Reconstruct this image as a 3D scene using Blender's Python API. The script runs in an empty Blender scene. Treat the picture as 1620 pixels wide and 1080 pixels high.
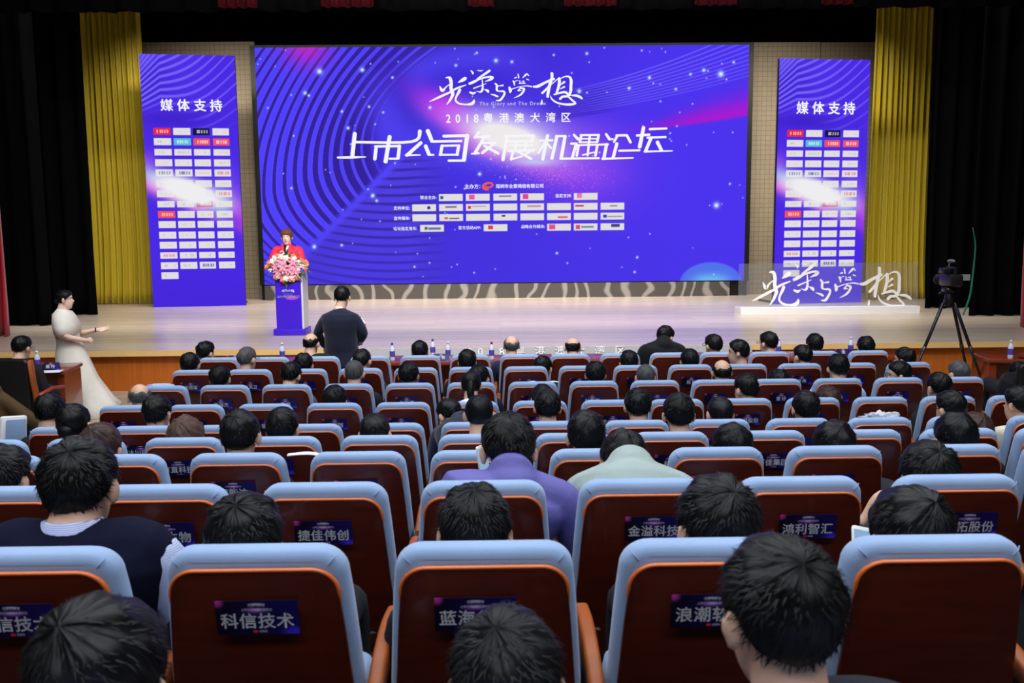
import bpy, math, random
import numpy as np
from mathutils import Vector, Matrix, Euler
C = bpy.context.scene.collection
R = math.radians
rng = np.random.default_rng(7)

# ------------------------------------------------------------------ camera
CAMZ = 2.30
FPX = 1400.0
PITCH, YAW, ROLL = R(6.977), R(0.756), R(0.513)
_cy, _sy = math.cos(YAW), math.sin(YAW)
_f = np.array([_sy*math.cos(PITCH), _cy*math.cos(PITCH), -math.sin(PITCH)])
_r0 = np.array([_cy, -_sy, 0.0]); _u0 = np.cross(_r0, _f)
_r = _r0*math.cos(ROLL) - _u0*math.sin(ROLL)
_u = _u0*math.cos(ROLL) + _r0*math.sin(ROLL)
cd = bpy.data.cameras.new('camera'); cam = bpy.data.objects.new('camera', cd); C.objects.link(cam)
cd.sensor_width = 36.0; cd.lens = 36.0*FPX/1620.0; cd.clip_start = 0.05; cd.clip_end = 200
M3 = Matrix((( _r[0], _u[0], -_f[0]), (_r[1], _u[1], -_f[1]), (_r[2], _u[2], -_f[2])))
cam.matrix_world = Matrix.Translation((0, 0, CAMZ)) @ M3.to_4x4()
cd.dof.use_dof = True; cd.dof.focus_distance = 8.5; cd.dof.aperture_fstop = 6.3
bpy.context.scene.camera = cam

def ray(px, py):
    return _f + _r*((px-810)/FPX) - _u*((py-540)/FPX)
def at(px, py, Y):            # point seen at a pixel on the upright plane at distance Y
    d = ray(px, py); t = Y/d[1]
    return Vector((d[0]*t, Y, CAMZ + d[2]*t))
def ground(px, py, z):        # point seen at a pixel on the level plane at height z
    d = ray(px, py); t = (z-CAMZ)/d[2]
    return Vector((d[0]*t, d[1]*t, z))

# ------------------------------------------------------------------ world, lights, exposure
sc = bpy.context.scene
sc.view_settings.view_transform = 'Standard'; sc.view_settings.look = 'None'
sc.view_settings.gamma = 1.0; sc.view_settings.use_curve_mapping = False
sc.view_settings.exposure = 0.0
w = bpy.data.worlds.new('hall_dark'); sc.world = w; w.use_nodes = True
w.node_tree.nodes['Background'].inputs[0].default_value = (0.6, 0.75, 1.0, 1)
w.node_tree.nodes['Background'].inputs[1].default_value = 0.004
def area(name, loc, sx, sy, power, col, rot=(0, 0, 0), spread=None):
    l = bpy.data.lights.new(name, 'AREA'); l.shape = 'RECTANGLE'; l.size = sx; l.size_y = sy
    l.energy = power; l.color = col
    if spread: l.spread = R(spread)
    o = bpy.data.objects.new(name, l); o.location = loc; o.rotation_euler = rot; C.objects.link(o)
    return o
# house lights: rows of cool white panels in the ceiling over the seats; rearmost row is added fill for the seat backs
for yy, pw in ((-2.0, 480), (1.6, 300), (5.0, 390), (8.6, 430)):
    area('house_and_fill_light', (0, yy, 8.3), 13.0, 1.3, pw, (0.86, 0.93, 1.0), (R(0), 0, 0), 150)
# stage wash from the batten over the stage front, and a second batten further back
area('stage_batten_light', (0, 15.9, 8.4), 18.0, 0.6, 640, (1.0, 0.96, 0.90), (R(-6), 0, 0), 120)
area('back_batten_light', (0, 18.9, 6.9), 15.0, 0.3, 700, (1.0, 0.93, 0.82), (R(42), 0, 0), 110)
area('front_of_house_light', (0, 6.5, 8.2), 9.0, 0.5, 420, (1.0, 0.95, 0.9), (R(58), 0, 0), 90)
# front-of-house spot on the speaker
sp = bpy.data.lights.new('front_spot', 'SPOT'); sp.energy = 800; sp.spot_size = R(9); sp.spot_blend = .6; sp.color = (1, .93, .86); sp.shadow_soft_size = .12
spo = bpy.data.objects.new('front_spot', sp); C.objects.link(spo); spo.location = (-1.2, 3.0, 7.6)
spo.rotation_euler = (Vector((-3.6, 14.5, 2.0)) - Vector((-1.2, 3.0, 7.6))).to_track_quat('-Z', 'Y').to_euler()

# ------------------------------------------------------------------ materials
def lin(c):
    c = np.asarray(c, float)/255.0
    return np.where(c <= .04045, c/12.92, ((c+.055)/1.055)**2.4)
def srgb(*c): return tuple(lin(c)) + (1.0,)
_mats = {}
def mat(name, col, rough=.6, spec=.4, metal=0., var=.08, scale=6., bump=0., bscale=80., coat=0., sheen=0., stretch=None):
    if name in _mats: return _mats[name]
    m = bpy.data.materials.new(name); m.use_nodes = True; nt = m.node_tree; b = nt.nodes['Principled BSDF']
    b.inputs['Roughness'].default_value = rough; b.inputs['Metallic'].default_value = metal
    b.inputs['Specular IOR Level'].default_value = spec; b.inputs['Coat Weight'].default_value = coat
    b.inputs['Sheen Weight'].default_value = sheen
    c = srgb(*col) if max(col) > 1.001 else tuple(col) + (1,)
    tc = nt.nodes.new('ShaderNodeTexCoord'); n = nt.nodes.new('ShaderNodeTexNoise'); n.inputs['Scale'].default_value = scale
    n.inputs['Detail'].default_value = 4
    mp = nt.nodes.new('ShaderNodeMapping')
    if stretch: mp.inputs['Scale'].default_value = stretch
    nt.links.new(tc.outputs['Object'], mp.inputs[0]); nt.links.new(mp.outputs[0], n.inputs['Vector'])
    mx = nt.nodes.new('ShaderNodeMix'); mx.data_type = 'RGBA'
    mx.inputs[6].default_value = tuple(v*(1-var*2) for v in c[:3]) + (1,); mx.inputs[7].default_value = tuple(min(1, v*(1+var*2)) for v in c[:3]) + (1,)
    nt.links.new(n.outputs[0], mx.inputs[0]); nt.links.new(mx.outputs[2], b.inputs['Base Color'])
    if bump:
        n2 = nt.nodes.new('ShaderNodeTexNoise'); n2.inputs['Scale'].default_value = bscale; n2.inputs['Detail'].default_value = 3
        nt.links.new(mp.outputs[0], n2.inputs['Vector'])
        bp = nt.nodes.new('ShaderNodeBump'); bp.inputs['Strength'].default_value = bump; bp.inputs['Distance'].default_value = .004
        nt.links.new(n2.outputs[0], bp.inputs['Height']); nt.links.new(bp.outputs[0], b.inputs['Normal'])
    _mats[name] = m; return m
def emat(name, col, s=1.0):
    if name in _mats: return _mats[name]
    m = bpy.data.materials.new(name); m.use_nodes = True; nt = m.node_tree; nt.nodes.clear()
    e = nt.nodes.new('ShaderNodeEmission'); o = nt.nodes.new('ShaderNodeOutputMaterial')
    e.inputs[0].default_value = srgb(*col); e.inputs[1].default_value = s; nt.links.new(e.outputs[0], o.inputs[0])
    _mats[name] = m; return m
def attr_emit(name, s=1.0):
    m = bpy.data.materials.new(name); m.use_nodes = True; nt = m.node_tree; nt.nodes.clear()
    a = nt.nodes.new('ShaderNodeAttribute'); a.attribute_name = 'picture'
    e = nt.nodes.new('ShaderNodeEmission'); e.inputs[1].default_value = s; o = nt.nodes.new('ShaderNodeOutputMaterial')
    nt.links.new(a.outputs['Color'], e.inputs[0]); nt.links.new(e.outputs[0], o.inputs[0]); return m

# ------------------------------------------------------------------ mesh helpers
class MB:
    def __init__(s): s.v = []; s.f = []; s.uv = []; s.n = 0
    def add(s, V, F):
        V = np.asarray(V, float).reshape(-1, 3); k = s.n; s.v.append(V); s.n += len(V)
        s.f += [tuple(i+k for i in f) for f in F]; return s
    def box(s, x0, x1, y0, y1, z0, z1):
        V = [(x, y, z) for z in (z0, z1) for y in (y0, y1) for x in (x0, x1)]
        return s.add(V, [(0, 2, 3, 1), (4, 5, 7, 6), (0, 1, 5, 4), (2, 6, 7, 3), (0, 4, 6, 2), (1, 3, 7, 5)])
    def rings(s, Rg, cap=True, closed=True):
        Rg = [np.asarray(r, float) for r in Rg]; m = len(Rg[0]); V = np.concatenate(Rg); F = []
        for i in range(len(Rg)-1):
            for j in range(m if closed else m-1):
                a = i*m+j; b = i*m+(j+1) % m; F.append((a, b, b+m, a+m))
        if cap:
            F.append(tuple(range(m-1, -1, -1))); F.append(tuple((len(Rg)-1)*m+j for j in range(m)))
        return s.add(V, F)
    def loft(s, P, rx, ry=None, side=None, n=14, power=2.0):
        P = [np.asarray(p, float) for p in P]; k = len(P)
        if ry is None: ry = rx
        a = np.linspace(0, 2*np.pi, n, endpoint=False)
        ca = np.sign(np.cos(a))*np.abs(np.cos(a))**(2/power); sa = np.sign(np.sin(a))*np.abs(np.sin(a))**(2/power)
        out = []; prev = None
        for i in range(k):
            t = P[min(i+1, k-1)]-P[max(i-1, 0)]; L = np.linalg.norm(t); t = t/L if L > 1e-9 else np.array([0, 0, 1.])
            if side is not None: x = np.asarray(side, float)
            elif prev is not None: x = prev
            else: x = np.array([1., 0, 0]) if abs(t[0]) < .8 else np.array([0, 1., 0])
            x = x-t*np.dot(x, t); x /= np.linalg.norm(x); y = np.cross(t, x); prev = x
            out.append(P[i]+np.outer(ca*rx[i], x)+np.outer(sa*ry[i], y))
        # rounded ends
        for e, o in ((0, 1), (-1, -2)):
            t = P[e]-P[o]; L = np.linalg.norm(t)
            if L < 1e-9: continue
            rr = min(rx[e], ry[e]); c = P[e]+t/L*rr*.55; ex = c+(out[e]-P[e])*.55
            if e == 0: out.insert(0, ex)
            else: out.append(ex)
        return s.rings(out)
    def limb(s, P, r, n=12):   # smooth a chain of joints a little, then loft
        P = np.asarray(P, float); r = np.asarray(r, float); Q = []; q = []
        for i in range(len(P)-1):
            for t in np.linspace(0, 1, 5, endpoint=False): Q.append(P[i]*(1-t)+P[i+1]*t); q.append(r[i]*(1-t)+r[i+1]*t)
        Q.append(P[-1]); q.append(r[-1]); Q = np.array(Q)
        for _ in range(2): Q[1:-1] = Q[1:-1]*.5+(Q[:-2]+Q[2:])*.25
        return s.loft(list(Q), q, n=n)
    def ell(s, c, rad, rot=None, n=16, m=10):
        th = np.linspace(0, np.pi, m+1)[1:-1]; ph = np.linspace(0, 2*np.pi, n, endpoint=False)
        V = [(0, 0, 1)]+[(math.sin(t)*math.cos(p), math.sin(t)*math.sin(p), math.cos(t)) for t in th for p in ph]+[(0, 0, -1)]
        V = np.array(V)*np.asarray(rad)
        if rot is not None: V = V@np.asarray(rot).T
        V = V+np.asarray(c); F = []
        for j in range(n): F.append((0, 1+j, 1+(j+1) % n))
        for i in range(m-2):
            for j in range(n):
                a = 1+i*n+j; b = 1+i*n+(j+1) % n; F.append((a, a+n, b+n, b))
        L = len(V)-1; k = 1+(m-2)*n
        for j in range(n): F.append((L, k+(j+1) % n, k+j))
        return s.add(V, F)
    def lathe(s, prof, c=(0, 0, 0), n=20):
        a = np.linspace(0, 2*np.pi, n, endpoint=False)
        return s.rings([np.stack([c[0]+r*np.cos(a), c[1]+r*np.sin(a), np.full(n, c[2]+z)], 1) for r, z in prof])
    def slab(s, out2, y0, y1, bev, plane='xz'):   # outline (x,z) extruded along y with a rounded edge
        o = np.asarray(out2, float); nx = np.roll(o, -1, 0)-np.roll(o, 1, 0); nrm = np.stack([nx[:, 1], -nx[:, 0]], 1); nrm /= np.linalg.norm(nrm, axis=1)[:, None]
        A = .5*np.sum(o[:, 0]*np.roll(o[:, 1], -1)-np.roll(o[:, 0], -1)*o[:, 1])
        if A < 0: nrm = -nrm
        rg = []
        prof = [(y0, bev), (y0+bev*.3, bev*.3), (y0+bev, 0), (y1-bev, 0), (y1-bev*.3, bev*.3), (y1, bev)] if bev > 0 else [(y0, 0), (y1, 0)]
        for y, ins in prof:
            q = o-nrm*ins; rg.append(np.stack([q[:, 0], np.full(len(q), y), q[:, 1]], 1))
        return s.rings(rg)
    def arr(s): return np.concatenate(s.v)
    def mesh(s, name, smooth=True):
        me = bpy.data.meshes.new(name); me.from_pydata(s.arr().tolist(), [], s.f); me.update()
        if smooth: me.polygons.foreach_set('use_smooth', [True]*len(me.polygons))
        return me
def fix_normals(me):
    import bmesh
    b = bmesh.new(); b.from_mesh(me); bmesh.ops.recalc_face_normals(b, faces=b.faces); b.to_mesh(me); b.free()
def link(name, me, m=None, parent=None, loc=None, rot=None):
    o = bpy.data.objects.new(name, me); C.objects.link(o)
    if m is not None and me is not None:
        if len(me.materials) == 0: me.materials.append(m)
        else:
            o.material_slots[0].link = 'OBJECT'; o.material_slots[0].material = m
    if parent is not None: o.parent = parent
    if loc is not None: o.location = loc
    if rot is not None: o.rotation_euler = rot
    return o
def build(mb, name, m, parent=None, loc=None, rot=None, smooth=True, angle=None):
    me = mb.mesh(name, smooth); fix_normals(me)
    if angle and smooth: me.set_sharp_from_angle(angle=R(angle))
    return link(name, me, m, parent, loc, rot)
def empty(name, loc=(0, 0, 0), rz=0.0):
    o = bpy.data.objects.new(name, None); C.objects.link(o); o.location = loc; o.rotation_euler = (0, 0, rz); o.empty_display_size = .1; return o
def tag(o, label=None, cat=None, group=None, kind=None):
    if label: o['label'] = label
    if cat: o['category'] = cat
    if group: o['group'] = group
    if kind: o['kind'] = kind
    return o
def struct(o): o['kind'] = 'structure'; return o
def rrect(w, h, r, n=6, cx=0, cz=0):
    P = []
    for sx, sz, a0 in ((1, 1, 0), (-1, 1, 90), (-1, -1, 180), (1, -1, 270)):
        for i in range(n+1):
            a = R(a0+90*i/n); P.append((cx+sx*(w/2-r)+r*math.cos(a), cz+sz*(h/2-r)+r*math.sin(a)))
    return P
def remesh(mb, name, vox, it=3):
    me = mb.mesh('tmp'); fix_normals(me); o = bpy.data.objects.new('tmp', me); C.objects.link(o)
    md = o.modifiers.new('r', 'REMESH'); md.mode = 'VOXEL'; md.voxel_size = vox; md.use_smooth_shade = True
    if it: sm = o.modifiers.new('s', 'SMOOTH'); sm.factor = .5; sm.iterations = it
    dg = bpy.context.evaluated_depsgraph_get()
    res = bpy.data.meshes.new_from_object(o.evaluated_get(dg)); res.name = name
    bpy.data.objects.remove(o); bpy.data.meshes.remove(me)
    res.polygons.foreach_set('use_smooth', [True]*len(res.polygons)); res.materials.clear(); return res

# ------------------------------------------------------------------ lettering
_font = {}
def text_mesh(s, size=1.0, bold=0.0, ext=0.0, align='CENTER', space=1.0):
    key = (s, bold, ext, align, space); bold0 = bold if not ext else 0
    if key in _font: return _font[key]
    cu = bpy.data.curves.new('lettering', 'FONT'); cu.body = s; cu.size = 1.0; cu.align_x = align; cu.align_y = 'CENTER'
    cu.offset = 0.0; cu.extrude = ext; cu.resolution_u = 3; cu.space_character = space
    o = bpy.data.objects.new('tmp', cu); C.objects.link(o); dg = bpy.context.evaluated_depsgraph_get()
    me = bpy.data.meshes.new_from_object(o.evaluated_get(dg)); bpy.data.objects.remove(o); me.name = 'lettering'; me.materials.clear()
    if bold0:      # thicken by laying shifted copies over one another
        V = np.array([v.co for v in me.vertices]); F = [tuple(p.vertices) for p in me.polygons]; mb = MB()
        for dx, dy in ((1, 0), (-1, 0), (0, .8), (0, -.8)): mb.add(V+np.array([dx*bold0, dy*bold0, 0]), F)
        me = mb.mesh('lettering', False)
    _font[key] = me; return me
def letters(s, m, parent, loc, size, rot=(R(90), 0, 0), bold=0.012, ext=0.0, align='CENTER', space=1.0, name='lettering', sx=1.0):
    o = link(name, text_mesh(s, 1, bold, ext, align, space), m, parent, loc, rot); o.scale = (size*sx, size, size if ext else 1); return o
def brush(strokes, sub=5, wk=1.0):   # each stroke a list of (x, y, width): a flat band with rounded ends
    V = []; F = []; K = []
    for si, st in enumerate(strokes):
        P = np.array(st, float); n = len(P); T = []
        for i in range(n-1):       # Catmull-Rom
            p0 = P[max(i-1, 0)]; p1 = P[i]; p2 = P[i+1]; p3 = P[min(i+2, n-1)]
            for t in np.linspace(0, 1, sub, endpoint=False):
                T.append(.5*((2*p1)+(-p0+p2)*t+(2*p0-5*p1+4*p2-p3)*t*t+(-p0+3*p1-3*p2+p3)*t**3))
        T.append(P[-1]); T = np.array(T); d = np.gradient(T[:, :2], axis=0); L = np.linalg.norm(d, axis=1); L[L < 1e-9] = 1; d /= L[:, None]
        nn = np.stack([-d[:, 1], d[:, 0]], 1); wd = np.maximum(T[:, 2], 1)/2*wk
        T2 = [T[0, :2]-d[0]*wd[0]*.6]+list(T[:, :2])+[T[-1, :2]+d[-1]*wd[-1]*.6]
        w2 = [wd[0]*.45]+list(wd)+[wd[-1]*.45]; n2 = [nn[0]]+list(nn)+[nn[-1]]
        k = len(V)
        for p, ww, q in zip(T2, w2, n2): V += [p+q*ww, p-q*ww]
        for i in range(len(T2)-1): a = k+2*i; F.append((a, a+1, a+3, a+2))
        K += [si]*(len(V)-k)
    return np.array(V), F, np.array(K)
CALLI = [
 [(405,225,20),(470,225,55),(497,320,58),(492,420,58),(503,500,60),(522,560,58),(475,680,42),(410,780,12)],
 [(293,395,12),(325,470,55),(350,490,48),(400,420,24),(465,365,18)],
 [(620,325,12),(690,280,62),(745,240,66),(765,232,30)],
 [(110,715,12),(250,640,42),(400,560,44),(480,520,40),(600,440,40),(755,378,20)],
 [(650,465,50),(625,530,52),(582,620,34),(572,700,34),(640,762,36),(760,780,32),(855,765,62),(893,715,44),(893,675,8)],
 [(1180,80,44),(1080,162,44),(955,250,22)],
 [(815,352,48),(900,310,54),(1000,255,34),(1150,212,38),(1225,222,48),(1195,262,50),(1100,306,12)],
 [(845,80,18),(882,125,34),(872,152,14)], [(955,76,8),(1020,86,26),(1062,74,8)],
 [(1045,265,16),(1052,380,28),(1045,480,40),(1010,522,34),(945,504,8)],
 [(890,448,26),(1000,400,20),(1115,350,12)],
 [(822,525,32),(880,552,46),(932,522,12)], [(1078,468,12),(1135,498,52),(1152,532,30)],
 [(1270,348,26),(1302,390,38),(1300,480,38),(1335,510,28),(1420,515,38),(1436,560,36),(1400,640,40),(1350,700,40),(1285,700,16)],
 [(1325,402,16),(1412,390,34)], [(1190,570,8),(1265,594,38),(1318,622,34)],
 [(1609,244,12),(1644,229,30)], [(1679,160,22),(1689,240,24)], [(1754,242,8),(1804,187,34),(1834,160,30),(1869,196,14)],
 [(1589,298,24),(1609,340,30),(1614,392,18)], [(1614,312,12),(1674,290,14)], [(1704,292,14),(1712,342,14)],
 [(1694,352,18),(1804,350,20)], [(1736,318,10),(1782,300,14),(1774,342,14)], [(1828,264,20),(1872,284,14)],
 [(1522,428,36),(1540,498,54),(1534,542,26)], [(1562,470,18),(1674,430,16),(1744,414,12),(1834,404,24),(1916,420,26)],
 [(1704,452,14),(1774,460,42),(1774,510,36),(1714,592,34),(1602,656,8)], [(1676,498,36),(1736,500,12)], [(1734,415,20),(1700,470,20),(1676,498,28)],
 [(1944,422,34),(2024,416,58),(2154,340,48),(2304,266,48),(2326,256,12)],
 [(2274,142,50),(2276,240,50),(2246,350,58),(2226,450,50),(2206,560,54),(2198,642,44)],
 [(2236,400,38),(2164,490,40),(2100,560,42)], [(2270,374,18),(2394,248,18)],
 [(2404,248,48),(2406,350,54),(2386,460,48),(2356,552,38)],
 [(2424,262,14),(2504,220,26),(2584,226,40),(2614,300,50),(2610,420,50),(2604,530,50),(2560,620,48),(2464,634,46),(2416,684,44)],
 [(2424,392,14),(2496,328,44)], [(2424,472,14),(2496,430,38)], [(2312,590,28),(2404,560,38),(2504,540,48),(2556,584,38)],
 [(2097,700,20),(2090,780,38)],
 [(2248,610,8),(2274,682,28),(2354,752,34),(2484,792,40),(2604,797,48),(2692,776,30),(2634,710,38),(2552,620,28)],
 [(2604,610,18),(2704,614,48),(2774,646,48),(2812,684,26)]]
HEAD_A = [  # first half of the forum title, crop pixels of 5.786 per photo pixel from (520,190)
 [(237,95,30),(207,310,30)],[(70,315,14),(200,315,18),(330,312,8)],[(235,176,18),(755,176,20),(833,78,30)],
 [(555,125,30),(510,360,32)],[(427,235,26),(412,335,26)],[(415,217,18),(640,215,18)],[(642,210,26),(626,330,26)],[(545,330,16),(630,330,16)],
 [(842,184,26),(708,300,26)],[(695,300,16),(830,298,10)],[(880,213,28),(912,296,28)],[(908,298,16),(955,298,14)],[(902,75,32),(942,176,28)],[(940,176,20),(1212,173,18)],
 [(1045,128,22),(1268,125,22)],[(1265,120,32),(1230,352,32)],[(1088,352,18),(1238,352,18)],[(1025,216,16),(1190,214,16)],[(1033,212,24),(1015,300,24)],[(1186,212,24),(1168,300,24)],[(1005,298,15),(1180,298,15)]]
HEAD_B = [  # second half, 4.5 per photo pixel from (740,190)
 [(78,72,20),(46,112,18)],[(46,108,16),(150,104,16)],[(118,106,20),(44,225,22)],[(20,226,10),(75,222,16)],[(92,150,16),(196,150,16)],[(192,150,18),(96,222,20)],[(112,168,16),(215,226,20)],
 [(262,102,16),(470,100,16)],[(466,100,20),(454,142,20)],[(270,140,14),(458,140,14)],[(278,100,20),(246,272,24)],[(300,168,12),(462,168,12)],[(345,150,14),(334,205,14)],[(414,150,14),(404,205,14)],[(280,208,14),(474,206,14)],[(320,210,18),(304,270,18)],[(300,270,12),(385,246,12)],[(352,212,14),(450,266,18)],[(440,214,14),(398,238,14)],
 [(567,98,22),(530,272,22)],[(508,137,14),(604,135,14)],[(548,150,16),(498,226,14)],[(560,152,14),(592,192,16)],[(634,104,22),(596,266,22)],[(624,106,16),(696,106,16)],[(692,104,22),(662,266,24)],[(655,266,16),(935,264,14)],
 [(752,96,16),(786,130,20)],[(732,160,16),(776,160,16)],[(772,158,20),(742,262,20)],[(800,100,14),(936,100,14)],[(808,98,18),(796,152,18)],[(932,98,18),(920,152,18)],[(800,126,10),(926,126,10)],[(794,151,12),(922,151,12)],[(868,100,16),(852,246,16)],[(782,171,12),(1000,167,14)],[(788,170,18),(774,248,18)],[(922,170,18),(908,248,18)],[(815,242,10),(900,222,10)],
 [(982,92,16),(1008,130,20)],[(1005,132,14),(1034,130,12)],[(988,165,22),(968,270,22)],[(955,270,16),(1180,264,10)],[(1066,104,18),(1040,152,16)],[(1056,104,16),(1136,104,16)],[(1132,104,18),(1160,156,18)],[(1062,160,22),(1034,266,22)],[(1076,213,14),(1226,211,14)],
 [(1252,48,24),(1224,190,26)],[(1202,106,16),(1296,101,16)],[(1294,62,16),(1418,58,14)],[(1278,122,16),(1412,118,14)],[(1306,124,22),(1266,220,22)],[(1258,221,14),(1460,217,8)],[(1350,152,24),(1382,214,22)]]

# ------------------------------------------------------------------ the setting
ROWS = {1: (9.752, 0.0, -.340), 2: (8.842, 0.0, -.304), 3: (7.906, 0.0, -.269), 4: (7.056, -.015, -.241), 5: (5.891, .064, -.191),
        6: (4.935, .199, -.143), 7: (3.987, .340, -.111), 8: (2.981, .480, -.066), 9: (2.057, .588, -.046), 10: (1.10, .70, -.02)}
PITCHW = .56; SEATTOP = .955; STAGE = .70; SY0 = 12.50
M_carpet = mat('dark_carpet', (38, 24, 22), .95, .1, bump=.4, bscale=300)
M_black = mat('black_velour', (7, 7, 8), .95, .05, var=.1, sheen=.0)
M_dark = mat('dark_wall_paint', (16, 14, 15), .9, .1)
def plank_mat(name, c1, c2, sx, sy, rough, bump=.05):
    m = bpy.data.materials.new(name); m.use_nodes = True; nt = m.node_tree; b = nt.nodes['Principled BSDF']
    tc = nt.nodes.new('ShaderNodeTexCoord'); br = nt.nodes.new('ShaderNodeTexBrick'); mp = nt.nodes.new('ShaderNodeMapping')
    nt.links.new(tc.outputs['Object'], mp.inputs[0]); nt.links.new(mp.outputs[0], br.inputs['Vector'])
    br.inputs['Color1'].default_value = srgb(*c1); br.inputs['Color2'].default_value = srgb(*c2); br.inputs['Mortar'].default_value = tuple(v*.72 for v in lin(c1)) + (1,)
    br.inputs['Scale'].default_value = 1; br.inputs['Mortar Size'].default_value = .004; br.inputs['Brick Width'].default_value = sx; br.inputs['Row Height'].default_value = sy
    n = nt.nodes.new('ShaderNodeTexNoise'); n.inputs['Scale'].default_value = 3; mp2 = nt.nodes.new('ShaderNodeMapping'); mp2.inputs['Scale'].default_value = (1, 14, 14)
    nt.links.new(tc.outputs['Object'], mp2.inputs[0]); nt.links.new(mp2.outputs[0], n.inputs['Vector'])
    mx = nt.nodes.new('ShaderNodeMix'); mx.data_type = 'RGBA'; mx.blend_type = 'MULTIPLY'; mx.inputs[0].default_value = .35
    nt.links.new(br.outputs[0], mx.inputs[6]); nt.links.new(n.outputs[0], mx.inputs[7]); nt.links.new(mx.outputs[2], b.inputs['Base Color'])
    b.inputs['Roughness'].default_value = rough; b.inputs['Specular IOR Level'].default_value = .5; return m
M_stage = plank_mat('pale_stage_boards', (234, 216, 194), (216, 196, 174), 2.4, .11, .26)
M_front = mat('orange_wood_panel', (176, 92, 26), .45, .4, var=.14, scale=3, stretch=(9, 9, .6))
M_lip = mat('pale_stage_lip', (226, 184, 118), .4, .5, var=.05)
M_hallfl = plank_mat('pale_hall_floor', (196, 176, 150), (180, 160, 136), 1.2, .2, .4)

b = MB(); b.box(-10.4, 10.4, -3.2, 12.6, -.12, 0); struct(build(b, 'floor', M_hallfl, smooth=False))
# raked platforms under the rows
for r in range(4, 11):
    Y, z, _ = ROWS[r]; Yn = ROWS[r-1][0]
    if z < .03: continue
    b = MB(); y0 = Y-.14 if r < 10 else -3.2
    b.box(-9.6, 9.6, y0 if r == 10 else y0, Yn-.14, 0.0, z)
    struct(build(b, 'floor', M_carpet, smooth=False))
b = MB(); b.box(-10.5, -10.4, -3.2, 23.4, -.1, 9); struct(build(b, 'wall_left', M_dark, smooth=False))
b = MB(); b.box(10.4, 10.5, -3.2, 23.4, -.1, 9); struct(build(b, 'wall_right', M_dark, smooth=False))
b = MB(); b.box(-10.5, 10.5, -3.3, -3.2, -.1, 9); struct(build(b, 'wall_rear', M_dark, smooth=False))
b = MB(); b.box(-10.5, 10.5, 23.4, 23.5, -.1, 9); struct(build(b, 'wall_stage', M_black, smooth=False))
b = MB(); b.box(-10.5, 10.5, -3.3, 23.5, 9, 9.1); struct(build(b, 'ceiling', M_dark, smooth=False))
# stage: floor slab, lip, wooden front, low step along its foot
b = MB(); b.box(-10.4, 10.4, SY0-.06, 23.4, STAGE-.08, STAGE); struct(build(b, 'floor', M_stage, smooth=False))
b = MB(); b.box(-10.4, 10.4, SY0-.09, SY0-.061, STAGE-.075, STAGE+.002); struct(build(b, 'trim_1', M_lip, smooth=False))
b = MB(); b.box(-10.4, 10.4, SY0, SY0+.1, 0, STAGE-.08); struct(build(b, 'wall_front', M_front, smooth=False))
b = MB(); b.box(-10.4, 10.4, 11.95, SY0, 0, .12); struct(build(b, 'trim_2', M_hallfl, smooth=False))
# grey cladding on the middle of the stage front with raised lettering
M_grey = mat('grey_cladding', (176, 176, 180), .6, .3, var=.04)
xg0 = ground(572, 547, STAGE)[0]; xg1 = ground(1179, 541, STAGE)[0]
b = MB(); b.box(xg0, xg1, SY0-.16, SY0-.1, .12, STAGE+.002); gp = struct(build(b, 'trim_3', M_grey, smooth=False))
M_white = mat('white_lettering', (240, 240, 240), .5, .3, var=.01)
M_white2 = mat('white_plastic_lettering', (250, 250, 252), .4, .3, var=.01)
sign = empty('raised_lettering', at(860, 556, SY0-.18)); tag(sign, 'white raised year and characters along the grey stage front', 'sign')
for ch, px in zip('2018', (744, 760, 776, 794)): letters(ch, M_white2, sign, at(px, 556.5-(px-860)*.009, SY0-.17)-sign.location, .155, ext=.02, bold=.01, name='character')
for ch, px in zip('粤港澳大湾区', (822, 854, 886, 917, 949, 981)): letters(ch, M_white2, sign, at(px, 556.5-(px-860)*.009, SY0-.17)-sign.location, .155, ext=.02, bold=.01, name='character')

# draped cloth -----------------------------------------------------------------
def drape(name, x0, x1, z0, z1, Y, m, amp=.06, wl=.28, seed=0, flare=0., taper=0., nz=24, thick=.012):
    g = np.random.default_rng(seed); W_ = x1-x0; nx = max(12, int(W_/wl*14)); u = np.linspace(0, 1, nx); V = []
    ph = np.cumsum(1+g.normal(0, .22, nx)).clip(0)*2*np.pi*(W_/wl)/nx; am = amp*(1+.4*np.sin(ph*.37+g.uniform(0, 6)))
    for k in range(nz+1):
        t = k/nz; z = z0+(z1-z0)*t; s = 1+flare*(1-t)**6; sw = 1-taper*t
        y = Y-am*np.sin(ph+.5*np.sin(3*t+ph*.13))*s-flare*.12*(1-t)**8
        x = x0+W_*(.5+(u-.5)*sw); V.append(np.stack([x, y, np.full(nx, z)], 1))
    mb = MB(); F = []
    V = np.concatenate(V)
    for k in range(nz):
        for j in range(nx-1): a = k*nx+j; F.append((a, a+1, a+nx+1, a+nx))
    mb.add(V, F); me = mb.mesh(name); o = link(name, me, m)
    sd = o.modifiers.new('thickness', 'SOLIDIFY'); sd.thickness = thick; sd.offset = -1; return o
M_yel = mat('yellow_satin', (212, 188, 40), .42, .5, var=.1, scale=1.6, stretch=(7, 1, .25), sheen=.2)
M_red = mat('red_velvet', (170, 8, 28), .8, .2, sheen=.3)
yb = ground(200, 480, STAGE)[1]
p = at(155, 479, yb); q = at(241, 479, yb); t0 = at(135, 16, yb); t1 = at(222, 16, yb)
tag(drape('stage_curtain', p[0], q[0]+.1, STAGE+.012, t0[2]+.3, yb, M_yel, .045, .13, 3, .9, .03), 'yellow satin curtain hanging behind the left logo banner', 'curtain', 'yellow stage curtains')
yb2 = ground(1410, 472, STAGE)[1]
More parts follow.
